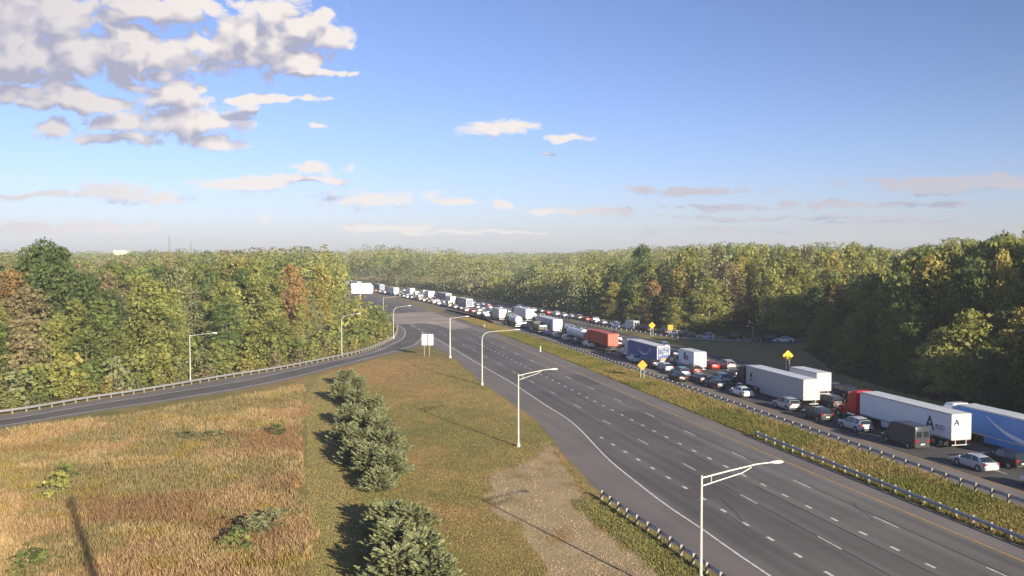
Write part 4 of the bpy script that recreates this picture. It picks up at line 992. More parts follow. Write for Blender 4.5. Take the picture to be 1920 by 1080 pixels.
# the queue further away: nose to tail in five lanes, and on the slip road
def fill_queue():
    kinds = ['sedan'] * 4 + ['suv'] * 4 + ['pickup', 'van']
    cols = [WHITE, WHITE, SILVER, SILVER, BLACK, GREY, DGREY, REDC, BLUE, (.5, .46, .42), (.62, .60, .6)]
    cn = {WHITE: 'white', SILVER: 'silver', BLACK: 'black', GREY: 'grey', DGREY: 'dark grey', REDC: 'red', BLUE: 'blue', (.5, .46, .42): 'beige', (.62, .60, .6): 'pale grey'}
    rnd = random.Random(5)
    protoT = None; ln = ['guardrail lane', 'second lane', 'third lane', 'fourth lane', 'outermost lane']
    for lane in range(5):
        P = offset(GR2X, 4.1 + 3.72 * (lane + .5)); tot = plen(P); s = rnd.random() * 6
        ys0 = [298, 318, 335, 300, 285][lane]
        while s < tot - 20:
            p = at_s(P, s)
            if p[1] < ys0 or p[1] > 560: s += 3; continue
            big = lane in (1, 2) and rnd.random() < .28 or (lane == 0 and rnd.random() < .04)
            L_ = 19 if big else 5.2
            q = at_s(P, s + (0 if big else 2.5)); h = heading(P, *q)
            far = 'distant' if p[1] < 420 else 'far distant'
            if big:
                if protoT is None: protoT = [None, None, None]
                ti = rnd.randrange(3)
                if protoT[ti] is None: r = protoT[ti] = [lambda: semi(13.7, (.80, .80, .80, 1), (.6, .6, .62, 1)), lambda: box_truck((.78, .76, .70, 1), (.7, .7, .7, 1), 7.5, False), lambda: semi(14.6, (.16, .19, .28, 1), (.3, .05, .04, 1))][ti]()
                else: r = copy_tree(protoT[ti])
                r.location = (q[0], q[1], .012); r.rotation_euler = (0, 0, h)
                tag(r, '%s %s in the %s of the queue' % (far, ['white trailer truck', 'small cream box truck', 'dark-sided trailer truck'][ti], ln[lane]), ['semi truck', 'box truck', 'semi truck'][ti], 'distant trucks in the queue')
                s += (14 if ti == 1 else 23) + rnd.random() * 3
            else:
                k = rnd.choice(kinds); c = rnd.choice(cols)
                put_car(k, q[0], q[1], h, c, '%s %s %s in the %s of the queue' % (far, cn[c], {'sedan': 'car'}.get(k, k), ln[lane]), 'distant vehicles in the queue')
                s += 7.2 + rnd.random() * (3.0 if lane < 3 else 9)
fill_queue()
for (px, py, k, c, lb) in [(1478, 642.5, 'sedan', (.78, .78, .80), 'white hatchback side-on at the right end of the slip road'), (1432, 640.5, 'suv', NAVYC, 'dark blue car just left of the white hatchback on the slip road'),
                           (1377, 638, 'suv', BLACK, 'black car in front of the dry grass bank on the slip road'), (1320, 636.5, 'suv', SILVER, 'silver car on the slip road behind the end of the far guardrail'),
                           (1300, 634.2, 'sedan', GREY, 'grey car just left of the silver car on the slip road'), (1284, 632, 'suv', DGREY, 'dark grey suv beneath the slip road street lamp'), (1264, 629.5, 'sedan', WHITE, 'white car beside the small orange sign on the slip road'),
                           (1243, 626.5, 'suv', (.09, .05, .05), 'dark maroon suv between the yellow and orange signs on the slip road'), (1210, 621.5, 'suv', BLACK, 'black suv left of the yellow symbol sign on the slip road'), (1193, 619.5, 'suv', BLACK, 'black suv right of the white van tail on the slip road'),
                           (1178, 617.5, 'van', (.60, .66, .66), 'pale van on the slip road right above the red container truck'), (1151, 612.5, 'suv', WHITE, 'white suv on the slip road above the tanker and container truck'), (1142, 615, 'sedan', (.7, .72, .78), 'small pale car on the near side of the slip road'),
                           (1130, 608.5, 'sedan', SILVER, 'silver car on the slip road left of the white suv'), (1116, 605, 'pickup', (.72, .70, .60), 'cream pickup on the slip road right of the red car'), (1098, 601, 'sedan', REDC, 'bright red car on the slip road'),
                           (1084, 599, 'suv', TANC, 'tan suv left of the bright red car on the slip road'), (1075, 597, 'sedan', WHITE, 'white car second left of the bright red car'), (1061, 594.5, 'sedan', WHITE, 'white car below the distant street lamp on the slip road'),
                           (1044, 592, 'suv', WHITE, 'white suv left of the distant street lamp on the slip road'), (1030, 589, 'sedan', REDC, 'dull red car far along the slip road'), (1016, 587, 'suv', GREY, 'grey suv far along the slip road'), (1002, 584, 'sedan', SILVER, 'silver car far along the slip road'), (988, 581.5, 'suv', (.15, .05, .04), 'brown suv far along the slip road'), (975, 579, 'suv', WHITE, 'white suv farthest along the slip road')]:
    x, y = G(px, py); h = heading(RAMP, x, y)
    j = int(np.argmin(np.hypot(RAMP[:, 0] - x, RAMP[:, 1] - y))); x, y = (RAMP[j] * .7 + np.array([x, y]) * .3)
    put_car(k, float(x), float(y), h, c, lb, 'cars queuing on the slip road')

# ------------------------------------------------------------------ trees
def leaf_cloud(rng, centers, radii, n_per, size, up=0.35, flat=0.0):
    V = []; T = []
    for (c, r) in zip(centers, radii):
        n = max(6, int(n_per * (r[0] ** 2)))
        d = rng.normal(size=(n, 3)); d[:, 2] += up; d /= np.linalg.norm(d, axis=1)[:, None]
        k = 0.72 + 0.36 * rng.random(n) ** .7
        p = c + d * r * k[:, None]
        nr = d + rng.normal(size=(n, 3)) * .38; nr[:, 2] += .25; nr /= np.linalg.norm(nr, axis=1)[:, None]
        a = np.cross(nr, rng.normal(size=(n, 3))); a /= np.linalg.norm(a, axis=1)[:, None]; b = np.cross(nr, a)
        if flat: b = b * (1 - flat)
        s = size * (0.6 + .8 * rng.random(n))[:, None]
        w = (0.5 + .5 * rng.random(n))[:, None]
        q = np.stack([p - a * s, p - b * s * w * .7, p + a * s, p + b * s * w * .7], 1)
        V.append(q.reshape(-1, 3)); t = (0.84 + .32 * rng.random()) * (0.84 + .32 * rng.random((n, 1)))
        hue = np.c_[1 + .10 * rng.normal(size=n), np.ones(n), 1 + .1 * rng.normal(size=n)]; T.append(np.clip(t * hue, .2, 2.2))
    return np.vstack(V), np.vstack(T)
def crown(kind, seed, H=18.0, leaf=.21, dens=44):
    rng = np.random.default_rng(seed); C = []; RD = []
    if kind == 'round': base, top, rad, nb = .10, 1.0, 4.7, 52
    elif kind == 'oval': base, top, rad, nb = .06, 1.0, 3.7, 48
    elif kind == 'broad': base, top, rad, nb = .16, 1.0, 6.0, 60
    elif kind == 'bush': base, top, rad, nb = .02, 1.0, H * .42, 26
    elif kind == 'pine': base, top, rad, nb = .30, 1.0, 4.0, 44
    for i in range(nb):
        t = (i + rng.random()) / nb; ang = rng.random() * 6.283 + i * 2.4
        if kind == 'pine': rr = rad * (1.05 - .9 * t ** 1.3) * (.45 + .55 * rng.random()); z = H * (base + (top - base) * t)
        else:
            prof = math.sin(math.pi * min(1, (t * .88 + .16))) ** .55
            rr = rad * prof * (.35 + .65 * rng.random() ** .5); z = H * (base + (top - base) * t * .93)
        rr += rng.normal() * .25
        cr = (1.0 + 1.0 * rng.random()) * (rad / 4.7) * (1.15 - .45 * t)
        C.append(np.array([math.cos(ang) * rr, math.sin(ang) * rr, z])); RD.append(np.array([cr, cr, cr * (.36 if kind == 'pine' else .72)]))
    V, T = leaf_cloud(rng, C, RD, dens, leaf, flat=.35 if kind == 'pine' else 0)
    # inner foliage keeps the crown from being hollow
    m = len(V) // 4 // 9; k = rng.integers(0, nb, m); Cc = np.array(C)[k]; p = Cc * np.array([.45, .45, 1]) + rng.normal(size=(m, 3)) * .9; p[:, 2] = np.clip(p[:, 2], H * base, H * .9)
    a = rng.normal(size=(m, 3)); a /= np.linalg.norm(a, axis=1)[:, None]; b = np.cross(a, rng.normal(size=(m, 3))); b /= np.linalg.norm(b, axis=1)[:, None]; s = leaf * 2.0
    V2 = np.stack([p - a * s, p - b * s, p + a * s, p + b * s], 1).reshape(-1, 3); T2 = np.clip(.8 + .3 * rng.random((m, 1)) * np.ones((m, 3)), 0, 2)
    V = np.vstack([V, V2]); T = np.vstack([T, T2]); return V, np.arange(len(V)).reshape(-1, 4), T
def trunk(kind, seed, H=18.0):
    rng = np.random.default_rng(seed + 77); mb = MB(); top = H * (.9 if kind == 'pine' else .7)
    mb.tube([(0, 0, -.2), (.05, 0, H * .2), (.15, .1, H * .45), (.1, 0, top)], [.34, .24, .16, .05], 8)
    for i in range(7):
        z = H * (.25 + .07 * i); a = rng.random() * 6.28; l = (3.0 - .25 * i)
        mb.tube([(.08, 0, z), (math.cos(a) * l * .5, math.sin(a) * l * .5, z + l * .35), (math.cos(a) * l, math.sin(a) * l, z + l * .8)], [.11, .07, .02], 5)
    return mb.mesh('trunk', 60)
TP = []
for kd, sd in (('round', 1), ('round', 2), ('oval', 3), ('oval', 4), ('broad', 5), ('round', 6), ('pine', 7), ('oval', 8)):
    V, Fq, T = crown(kd, sd); me = np_mesh('crown', V, Fq, T); me.materials.append(LEAF); tk = trunk(kd, sd); tk.materials.append(BARK); TP.append((kd, me, tk))
BP = []
for sd in (21, 22, 23):
    V, Fq, T = crown('bush', sd, 5.0, .19, 44); me = np_mesh('foliage', V, Fq, T); me.materials.append(LEAF)
    mb = MB()
    for i in range(5): a = i * 1.3; mb.tube([(0, 0, -.1), (math.cos(a) * .8, math.sin(a) * .8, 2.6)], [.08, .02], 5)
    tk = mb.mesh('stem'); tk.materials.append(BARK); BP.append(('bush', me, tk))
PAL = {'olive green': (.250, .262, .078), 'mid green': (.185, .225, .068), 'dark green': (.118, .158, .056), 'yellow green': (.300, .300, .085), 'golden': (.370, .315, .090),
       'rusty orange': (.340, .215, .095), 'grey green': (.250, .262, .130), 'brownish': (.285, .235, .125)}
TREES = []
def tree(x, y, h, w, kind, colname, label=None, group=None, proto=None, name=None, bush=False):
    TREES.append((x, y))
    kd, me, tk = (BP if bush else TP)[proto]
    H0 = 5.0 if bush else 18.0
    root = empty(name or ('shrub' if bush else {'pine': 'pine_tree'}.get(kd, 'broadleaf_tree')), (x, y, 0), random.random() * 6.28, label=label, cat='shrub' if bush else 'tree', group=group)
    root.scale = (w, w, h / H0)
    c = bpy.data.objects.new('foliage' if bush else 'crown', me); COL.objects.link(c); c.parent = root
    col = PAL[colname]; v = .85 + .3 * random.random(); c.color = (col[0] * v, col[1] * v, col[2] * v, 1)
    t = bpy.data.objects.new('stem' if bush else 'trunk', tk); COL.objects.link(t); t.parent = root
    return root
def scatter(poly, x0, x1, y0, y1, sp, rng, test=None):
    out = []; y = y0
    while y < y1:
        x = x0
        s = sp(y) if callable(sp) else sp
        while x < x1:
            px, py = x + rng.uniform(-.38, .38) * s, y + rng.uniform(-.38, .38) * s
            if inpoly(np.array([px]), np.array([py]), poly)[0] and (test is None or test(px, py)): out.append((px, py))
            x += s
        y += s * .9
    return out
rnd = random.Random(12)
def hsize(h): return 'low' if h < 9 else 'mid-height' if h < 16 else 'tall'
edgeL = [tuple(p) for p in GU[::3]] + [(-41, 262), (-57, 318), (-78, 376)]
cnt = 0
LG = 'trees of the wood left of the ramp'
# named individuals, left wood
SPEC = [(82, 610, 165, 25.0, 1.25, 'dark green', 4, 'tallest dark green tree standing above the left skyline'), (20, 620, 158, 20, 1.05, 'rusty orange', 0, 'rusty red-brown tree at the far left behind the ramp'),
        (118, 600, 172, 24.0, 1.0, 'dark green', 1, 'tall dark tree right beside the tallest tree on the left skyline'), (215, 0, 190, 21, 1.1, 'mid green', 5, 'rounded green tree just below the cream roof on the left horizon'),
        (45, 0, 135, 12.5, .9, 'brownish', 6, 'brownish layered tree low at the far left edge'), (745 - 560, 0, 150, 15, 1.0, 'mid green', 2, 'bright green tree in the front of the left wood under the tallest trees'),
        (290, 0, 165, 17.5, 1.1, 'olive green', 1, 'domed olive tree in the middle of the left wood'), (545, 0, 215, 20, 1.0, 'rusty orange', 0, 'orange tinted tree near the right end of the left wood'), (600, 0, 235, 19.5, 1.0, 'golden', 5, 'golden tree at the right end of the left wood'),
        (425, 0, 170, 13, 1.1, 'dark green', 6, 'spreading dark pine right of the leftmost street lamp')]
for (px, _, d, h, w, cn_, pr, lb) in SPEC:
    x = (px - 960) / F * d; tree(x, d, h, w, None, cn_, lb, LG, pr)
def near_any(x, y, r): return any((x - a) ** 2 + (y - b) ** 2 < r * r for a, b in TREES)
cols_L = ['olive green'] * 7 + ['mid green'] * 4 + ['yellow green'] * 2 + ['grey green'] * 5 + ['dark green'] * 3 + ['brownish']
pts = scatter(LW, -190, -20, 98, 262, lambda y: 7.6 if y < 170 else 9.2, rnd, lambda x, y: -.635 * y < x < -.165 * y)
for (x, y) in sorted(pts, key=lambda p: p[1]):
    dd = float(dist_line(np.array([x]), np.array([y]), edgeL)[0])
    if near_any(x, y, 3.6): continue
    u = 960 + F * x / y
    h = min(18.5, 5.0 + .44 * dd) * rnd.uniform(.86, 1.1)
    if u > 638: continue
    if dd > 30: h = rnd.uniform(17.5, 22)
    if h < 8.5:
        cn_ = rnd.choice(['yellow green', 'mid green', 'olive green', 'golden'] if u < 600 else ['yellow green', 'yellow green', 'mid green'])
        tree(x, y, h * .8, 1.15, None, cn_, '%s bush edging the left wood %s' % (cn_, 'by the ramp bend' if u > 600 else 'near the guardrail'), 'bushes edging the left wood', rnd.randrange(3), bush=True); continue
    cn_ = rnd.choice(['mid green', 'olive green', 'yellow green', 'grey green', 'mid green', 'olive green']) if dd < 24 else rnd.choice(['dark green', 'olive green', 'dark green', 'mid green', 'grey green', 'olive green', 'brownish'])
    if u > 430 and y > 180 and rnd.random() < .4: cn_ = rnd.choice(['yellow green', 'golden', 'olive green', 'olive green'])
    zone = 'front' if dd < 14 else 'middle' if dd < 40 else 'back'
    seg = 'far left' if u < 200 else 'left centre' if u < 420 else 'right end'
    tree(x, y, h, rnd.uniform(.85, 1.15) * (h / 18) ** .55, None, cn_, '%s %s tree in the %s of the left wood, %s' % (hsize(h), cn_, zone, seg), LG, rnd.choice([0, 1, 2, 3, 4, 5, 7, 7, 2, 3, 6]))
# scrub along the ramp rail
for i in range(56):
    p = at_s(offset(RGU, -2.6 - rnd.random() * 2.2), 8 + i * 3.9 + rnd.random() * 2) if 8 + i * 3.9 < plen(RGU) - 3 else None
    if p is None: break
    cn_ = rnd.choice(['yellow green', 'olive green', 'golden', 'mid green', 'brownish'])
    tree(float(p[0]), float(p[1]), rnd.uniform(1.6, 3.6), rnd.uniform(.5, .8), None, cn_, 'low %s scrub right behind the ramp guardrail' % cn_, 'scrub behind the ramp guardrail', rnd.randrange(3), bush=True)
for i in range(70):
    q = offset(RGU, -5.5 - (i % 3) * 2.8 - rnd.random() * 1.5); sl_ = 6 + i * 2.9 + rnd.random() * 2
    if sl_ > plen(q) - 6: break
    p = at_s(q, sl_)
    if 960 + F * p[0] / p[1] > 655: break
    cn_ = rnd.choice(['yellow green', 'olive green', 'mid green', 'mid green', 'grey green', 'olive green'])
    tree(float(p[0]), float(p[1]), rnd.uniform(3.6, 6.0), rnd.uniform(1.0, 1.4), None, cn_, '%s undergrowth at the foot of the left wood' % cn_, 'undergrowth at the foot of the left wood', rnd.randrange(3), bush=True)
# bright bushes inside the ramp bend
for (px, py, h, w) in [(705, 642, 5.5, 1.5), (680, 645, 6, 1.5), (720, 625, 5.0, 1.2), (700, 618, 6.5, 1.6), (675, 625, 7, 1.6), (722, 612, 5.0, 1.1), (690, 600, 6.2, 1.6), (665, 604, 7.5, 1.6), (710, 600, 5, 1.3), (655, 640, 6, 1.3), (668, 590, 7, 1.6)]:
    x, y = G(px, py); tree(x, y, h, w, None, rnd.choice(['yellow green', 'yellow green', 'mid green']), 'bright yellow-green bush inside the tight bend of the ramp', 'bright bushes at the ramp bend', rnd.randrange(3), bush=True)
# dark wood at the right
cols_D = ['mid green'] * 5 + ['dark green'] * 4 + ['olive green'] * 4 + ['yellow green', 'golden', 'grey green']
DG = 'trees of the shaded wood beside the queue'
for (px, d, h, w, cn_, pr, lb) in [(1820, 126, 14.5, .95, 'yellow green', 0, 'sunlit yellow-green tree standing out low in the dark right wood'), (1912, 124, 15, .8, 'golden', 2, 'golden sunlit tree low at the right edge of the dark wood'), (1885, 150, 25, 1.1, 'olive green', 4, 'tallest tree on the right skyline near the frame edge'),
                                   (1880, 140, 23.5, .6, 'golden', 5, 'small golden crown high at the right edge'), (1790, 165, 25.5, 1.0, 'olive green', 3, 'tall feathery tree on the right skyline left of the tallest one')]:
    tree((px - 960) / F * d, d, h, w, None, cn_, lb, DG, pr)
DWX = [(58, 150), (66, 200)] 
pts = scatter(DW, 50, 130, 88, 204, 8.0, rnd, lambda x, y: x < .60 * y + 3)
for (x, y) in sorted(pts, key=lambda p: p[1]):
    if near_any(x, y, 3.4): continue
    re_ = float(dist_line(np.array([x]), np.array([y]), [tuple(p) for p in offset(GR2X, 31.5)[::5]])[0])
    dd = min(re_, float(dist_line(np.array([x]), np.array([y]), DWX)[0]) * 1.2)
    u = 960 + F * x / y
    h = min(26.5, 9.5 + .95 * dd) * rnd.uniform(.88, 1.06)
    hcap = CAMH + (HOR - np.interp(u, [1500, 1560, 1650, 1740, 1800, 1900], [640, 556, 492, 450, 430, 418])) / F * y
    h = max(5, min(h, hcap * rnd.uniform(.93, 1.0)))
    cn_ = rnd.choice(cols_D)
    tree(x, y, h, rnd.uniform(.85, 1.15) * (h / 18) ** .6, None, cn_, '%s %s tree in the %s of the dark wood' % (hsize(h), cn_, 'front' if dd < 7 else 'middle' if dd < 20 else 'back'), DG, rnd.choice([0, 1, 2, 3, 4, 5, 7, 6]))
# wood behind the slip road
RG_ = 'trees of the wood behind the slip road'
for (px, d, h, w, cn_, pr, lb) in [(1390, 262, 22, 1.1, 'golden', 1, 'large golden-orange tree in the middle of the right wood'), (1575, 232, 14.5, 1.0, 'rusty orange', 0, 'rust orange tree at the left margin of the dark shade'), (1225, 270, 14, .9, 'rusty orange', 3, 'small reddish crown halfway up the right wood'),
                                   (1205, 300, 25.2, 1.2, 'dark green', 4, 'dark tree rising highest on the central right skyline'), (1265, 238, 10.5, .9, 'yellow green', 2, 'yellow-green young tree left of the slip road lamp'), (1330, 238, 16, 1.3, 'yellow green', 5, 'broad light green tree above the grey slip road cars'),
                                   (1480, 228, 14, 1.2, 'yellow green', 1, 'light green tree standing over the white hatchback'), (1150, 285, 13, 1.0, 'golden', 2, 'yellow tree behind the slip road near its middle')]:
    tree((px - 960) / F * d, d, h, w, None, cn_, lb, RG_, pr)
edgeR = RWF
cols_R = ['olive green'] * 6 + ['yellow green'] * 4 + ['mid green'] * 2 + ['grey green'] * 4 + ['golden', 'brownish', 'dark green']
pts = scatter(RW, -10, 240, 216, 300, lambda y: 9.0 if y < 262 else 11.5, rnd, lambda x, y: x < .56 * y)
for (x, y) in sorted(pts, key=lambda p: p[1]):
    if near_any(x, y, 4): continue
    dd = float(dist_line(np.array([x]), np.array([y]), edgeR)[0]); u = 960 + F * x / y
    if 1330 < u < 1440 and dd < 16: continue
    h = min(19.5, 9 + .75 * dd) * rnd.uniform(.88, 1.08)
    hc = CAMH + (HOR - np.interp(u, [900, 1000, 1100, 1170, 1200, 1420, 1560, 1700, 1800], [478, 474, 468, 464, 451, 446, 448, 452, 446])) / F * y
    if dd > 22: h = hc * rnd.uniform(.9, 1.0)
    h = min(h, hc)
    cn_ = rnd.choice(cols_R)
    if dd < 12 and rnd.random() < .35: cn_ = 'dark green'
    seg = 'left part' if u < 1150 else 'centre' if u < 1400 else 'right part'
    tree(x, y, h, rnd.uniform(.9, 1.2) * (h / 18) ** .5, None, cn_, '%s %s tree, %s of the slip road wood, %s' % (hsize(h), cn_, 'front' if dd < 10 else 'middle' if dd < 30 else 'back', seg), RG_, rnd.choice([0, 1, 2, 3, 4, 5, 7, 2, 3]))
# tall trees just outside the view, whose shade falls over the slip road verge and the right wood
for i in range(56):
    if i < 20:
        y = 34 + (i % 7) * 9.0 + rnd.uniform(-3, 3); x = 86 + (i // 7) * 9 + rnd.uniform(-2, 2); h = min(29, .586 * (x - 51))
    else:
        k = i - 20; y = 94 + (k % 7) * 6.6 + rnd.uniform(-2, 2); x = .60 * y + 9 + (k // 7) * 8 + rnd.uniform(-2, 2); h = rnd.uniform(25, 29); h = min(h, .55 * (x - 47)) if x < 49 + (157 - y) * .585 + 7 else h
    if x < .60 * y + 6: continue
    tree(x, y, h, 1.25 * (h / 27) ** .5, None, 'mid green', 'tall tree at the roadside just outside the right edge of the view', 'roadside trees outside the right edge', rnd.choice([0, 1, 4, 5]))
print('TREES', len(TREES))

# far woods as one mass
def far_woods():
    rng = np.random.default_rng(4); V = []; T = []
    r2 = random.Random(9); items = []
    d = 258.0
    while d < 2600:
        step = 9 + (d - 346) * .016; x = -.66 * d
        while x < .66 * d:
            px, py = x + r2.uniform(-.4, .4) * step, d + r2.uniform(-.4, .4) * step; x += step
            inside = inpoly(np.array([px]), np.array([py]), LW)[0] or inpoly(np.array([px]), np.array([py]), RW)[0]
            if d < 900 and not inside: continue
            if px > -.1 * py and py < 304: continue
            if -.195 * py < px < -.08 * py and py < 540: continue
            if 600 < d < 860 and -170 < px < 260 and vnoise(np.array([px]), np.array([py]), 90, 2)[0] > .45: continue   # pasture
            u = 960 + F * px / py
            hh = (HOR - np.interp(u, [0, 140, 300, 420, 620, 700, 790, 860, 1000, 1150, 1400, 1700, 1920], [472, 472, 464, 470, 470, 461, 463, 473, 474, 466, 450, 456, 446])) / F * py + CAMH
            vn = .64 + .48 * float(vnoise(np.array([px]), np.array([py * .5]), 30 + d * .04, 8)[0]); h = min(max(8, hh * vn * r2.uniform(.9, 1.04)), 29) if d < 900 else 21.5 * vn * r2.uniform(.8, 1.05)
            if d > 372 and d < 470 and -150 < px < 40: h = min(h, r2.uniform(8, 14))
            if abs(u - 560) < 0: pass
            items.append((px, py, h, step))
        d += step * .95
    names = ['olive green', 'olive green', 'olive green', 'mid green', 'yellow green', 'grey green', 'grey green', 'grey green', 'dark green', 'brownish']
    for (x, y, h, st) in items:
        n = 1000 if y < 330 else 620 if y < 600 else 240 if y < 1200 else 80; w = st * .62
        leafs = .30 if y < 330 else .38 if y < 600 else .70 if y < 1200 else 1.6
        nb = 9; ci = rng.integers(0, nb, n); cs = rng.normal(size=(nb, 3)) * np.array([w * .55, w * .55, h * .17]) + np.array([0, 0, h * .62]); cs[:, 2] = np.minimum(cs[:, 2], h * .88)
        dr = rng.normal(size=(n, 3)); dr[:, 2] += .3; dr /= np.linalg.norm(dr, axis=1)[:, None]
        p = cs[ci] + dr * np.array([w * .42, w * .42, h * .13]); p[:, 2] = np.clip(p[:, 2], .5, h)
        fl = rng.random(n) < .22; p[fl, 2] = rng.random(fl.sum()) * h * .4
        nr = dr + rng.normal(size=(n, 3)) * .3; nr /= np.linalg.norm(nr, axis=1)[:, None]
        a = np.cross(nr, rng.normal(size=(n, 3))); a /= np.linalg.norm(a, axis=1)[:, None]; b = np.cross(nr, a); s = leafs * (.7 + .7 * rng.random(n))[:, None]
        p = p + np.array([x, y, 0])
        V.append(np.stack([p - a * s, p - b * s * .8, p + a * s, p + b * s * .8], 1).reshape(-1, 3))
        c = np.array(PAL[r2.choice(names)]) * r2.uniform(.8, 1.15); T.append(c[None] * .9 * (.86 + .28 * rng.random((n, 1))))
    V = np.vstack(V); T = np.vstack(T); me = np_mesh('distant_woods', V, np.arange(len(V)).reshape(-1, 4), T)
    o = mesh_obj('distant_woods', me, leaf_mat('far_leaves', .2, False)); tag(o, 'far woodland that reads as one band of treetops below the horizon', 'woodland', kind='stuff')
    print('far items', len(items), len(T))
far_woods()

# ------------------------------------------------------------------ cedar row on the mown grass
def cedar_mesh(seed, H=5.0, rad=2.4):
    rng = np.random.default_rng(seed); V = []; T = []
    for i in range(210):                                  # upswept feathery branches
        t = rng.random() ** .8; ang = rng.random() * 6.283; z0 = H * (.02 + .80 * t); L_ = rad * (1.08 - .62 * t) * (.7 + .5 * rng.random())
        rise = .25 + .5 * t + .25 * rng.random(); dx, dy = math.cos(ang), math.sin(ang); tn = .62 + .6 * rng.random()
        n = 26; u = .22 + .8 * rng.random(n) ** .7
        p = np.c_[dx * L_ * u, dy * L_ * u, z0 + L_ * u * u * rise] + rng.normal(size=(n, 3)) * (.20 * (1.2 - u))[:, None]
        ax = np.array([dx, dy, rise * 1.3]) + rng.normal(size=(n, 3)) * .45; ax /= np.linalg.norm(ax, axis=1)[:, None]
        b = np.cross(ax, rng.normal(size=(n, 3))); b /= np.linalg.norm(b, axis=1)[:, None]; s = .17 * (.7 + .6 * rng.random(n))[:, None]
        V.append(np.stack([p - ax * s, p - b * s * .5, p + ax * s * 1.2, p + b * s * .5], 1).reshape(-1, 3)); T.append(np.clip(tn * (.8 + .4 * rng.random((n, 1))) * np.ones((n, 3)), .2, 2))
    V = np.vstack(V); return np_mesh('foliage', V, np.arange(len(V)).reshape(-1, 4), np.vstack(T))
CP = []
for s_ in (31, 32, 33, 34):
    me = cedar_mesh(s_); me.materials.append(NEEDLE); mb = MB(); mb.tube([(0, 0, -.1), (.05, 0, 2.4), (0, .05, 4.4)], [.13, .08, .02], 7); tk = mb.mesh('trunk'); tk.materials.append(BARK); CP.append((me, tk))
CED = [(650, 722, 4.2, 1.0, 'farthest cedar at the top of the row nearest the ramp'), (668, 735, 4.0, .95, 'cedar second from the top of the row, on its right side'), (640, 752, 4.6, .95, 'cedar on the left flank near the top of the row'), (672, 768, 4.6, 1.0, 'cedar in the upper middle of the row'), (700, 784, 4.8, 1.05, 'cedar on the right flank in the upper half of the row'),
       (655, 798, 4.4, .95, 'cedar on the left flank in the middle of the row'), (688, 815, 4.8, 1.1, 'cedar in the very middle of the row'), (672, 852, 4.7, 1.1, 'cedar on the left flank in the lower half of the row'), (728, 858, 4.8, 1.15, 'cedar on the right flank in the lower half of the row'), (695, 888, 4.6, 1.1, 'cedar near the lower end of the row'), (732, 898, 4.4, 1.1, 'cedar at the lower right end of the row'), (712, 922, 3.6, .9, 'lowest cedar of the upper row, just above the gap'),
       (648, 835, 4.2, .95, 'cedar at the far left of the lower half of the row'), (668, 872, 4.2, .95, 'cedar at the lower left edge of the row'), (715, 830, 4.6, 1.0, 'cedar on the right flank in the middle of the row'),
       (728, 1000, 4.0, 1.0, 'upper left cedar of the near cluster below the gap'), (772, 1012, 4.2, 1.05, 'upper right cedar of the near cluster below the gap'), (742, 1048, 4.4, 1.1, 'middle cedar of the near cluster'), (792, 1068, 4.2, 1.1, 'right cedar of the near cluster at the lower edge'), (745, 1108, 4.6, 1.2, 'cedar cut by the lower edge of the view'), (810, 1120, 4.2, 1.1, 'rightmost cedar cut by the lower edge of the view')]
for i, (px, py, h, w, lb) in enumerate(CED):
    x, y = G(px, py); me, tk = CP[i % 4]
    r = empty('cedar_tree', (x, y, 0), i * 1.9, label=lb, cat='cedar', group='cedars in a row on the mown grass'); r.scale = (w * .88, w * .88, h / 8.2)
    c = bpy.data.objects.new('foliage', me); COL.objects.link(c); c.parent = r; v = .9 + .2 * rnd.random(); c.color = (.215 * v, .230 * v, .112 * v, 1)
    t = bpy.data.objects.new('trunk', tk); COL.objects.link(t); t.parent = r

# shrubs in the tall grass
for (px, py, h, w, cn_, lb) in [(110, 935, 2.6, .55, 'yellow green', 'yellow-green bush in the tall grass at lower left'), (122, 905, 2.0, .5, 'mid green', 'small dark green bush just behind the yellow-green bush'), (470, 1015, 2.0, .75, 'grey green', 'silvery grey-green bush low in the field'), (510, 995, 1.8, .6, 'grey green', 'silvery bush right beside the larger one in the field'), (440, 1045, 2.2, .7, 'mid green', 'green bush at the lower edge of the field'),
                             (520, 818, 1.6, .5, 'dark green', 'small dark bush near the upper right of the field'), (400, 825, 1.3, .8, 'grey green', 'low grey-green patch of brush in the upper field'), (350, 825, 1.2, .7, 'grey green', 'low brush left of the grey-green patch in the upper field'), (220, 832, 1.0, .4, 'grey green', 'tiny pale bush in the upper left field'), (243, 803, .8, .22, 'golden', 'small bright yellow bush beside the ramp verge'), (60, 1075, 1.8, .8, 'mid green', 'green brush at the lower left corner')]:
    x, y = G(px, py); tree(x, y, h, w, None, cn_, lb, 'bushes in the tall grass field', rnd.randrange(3), bush=True)

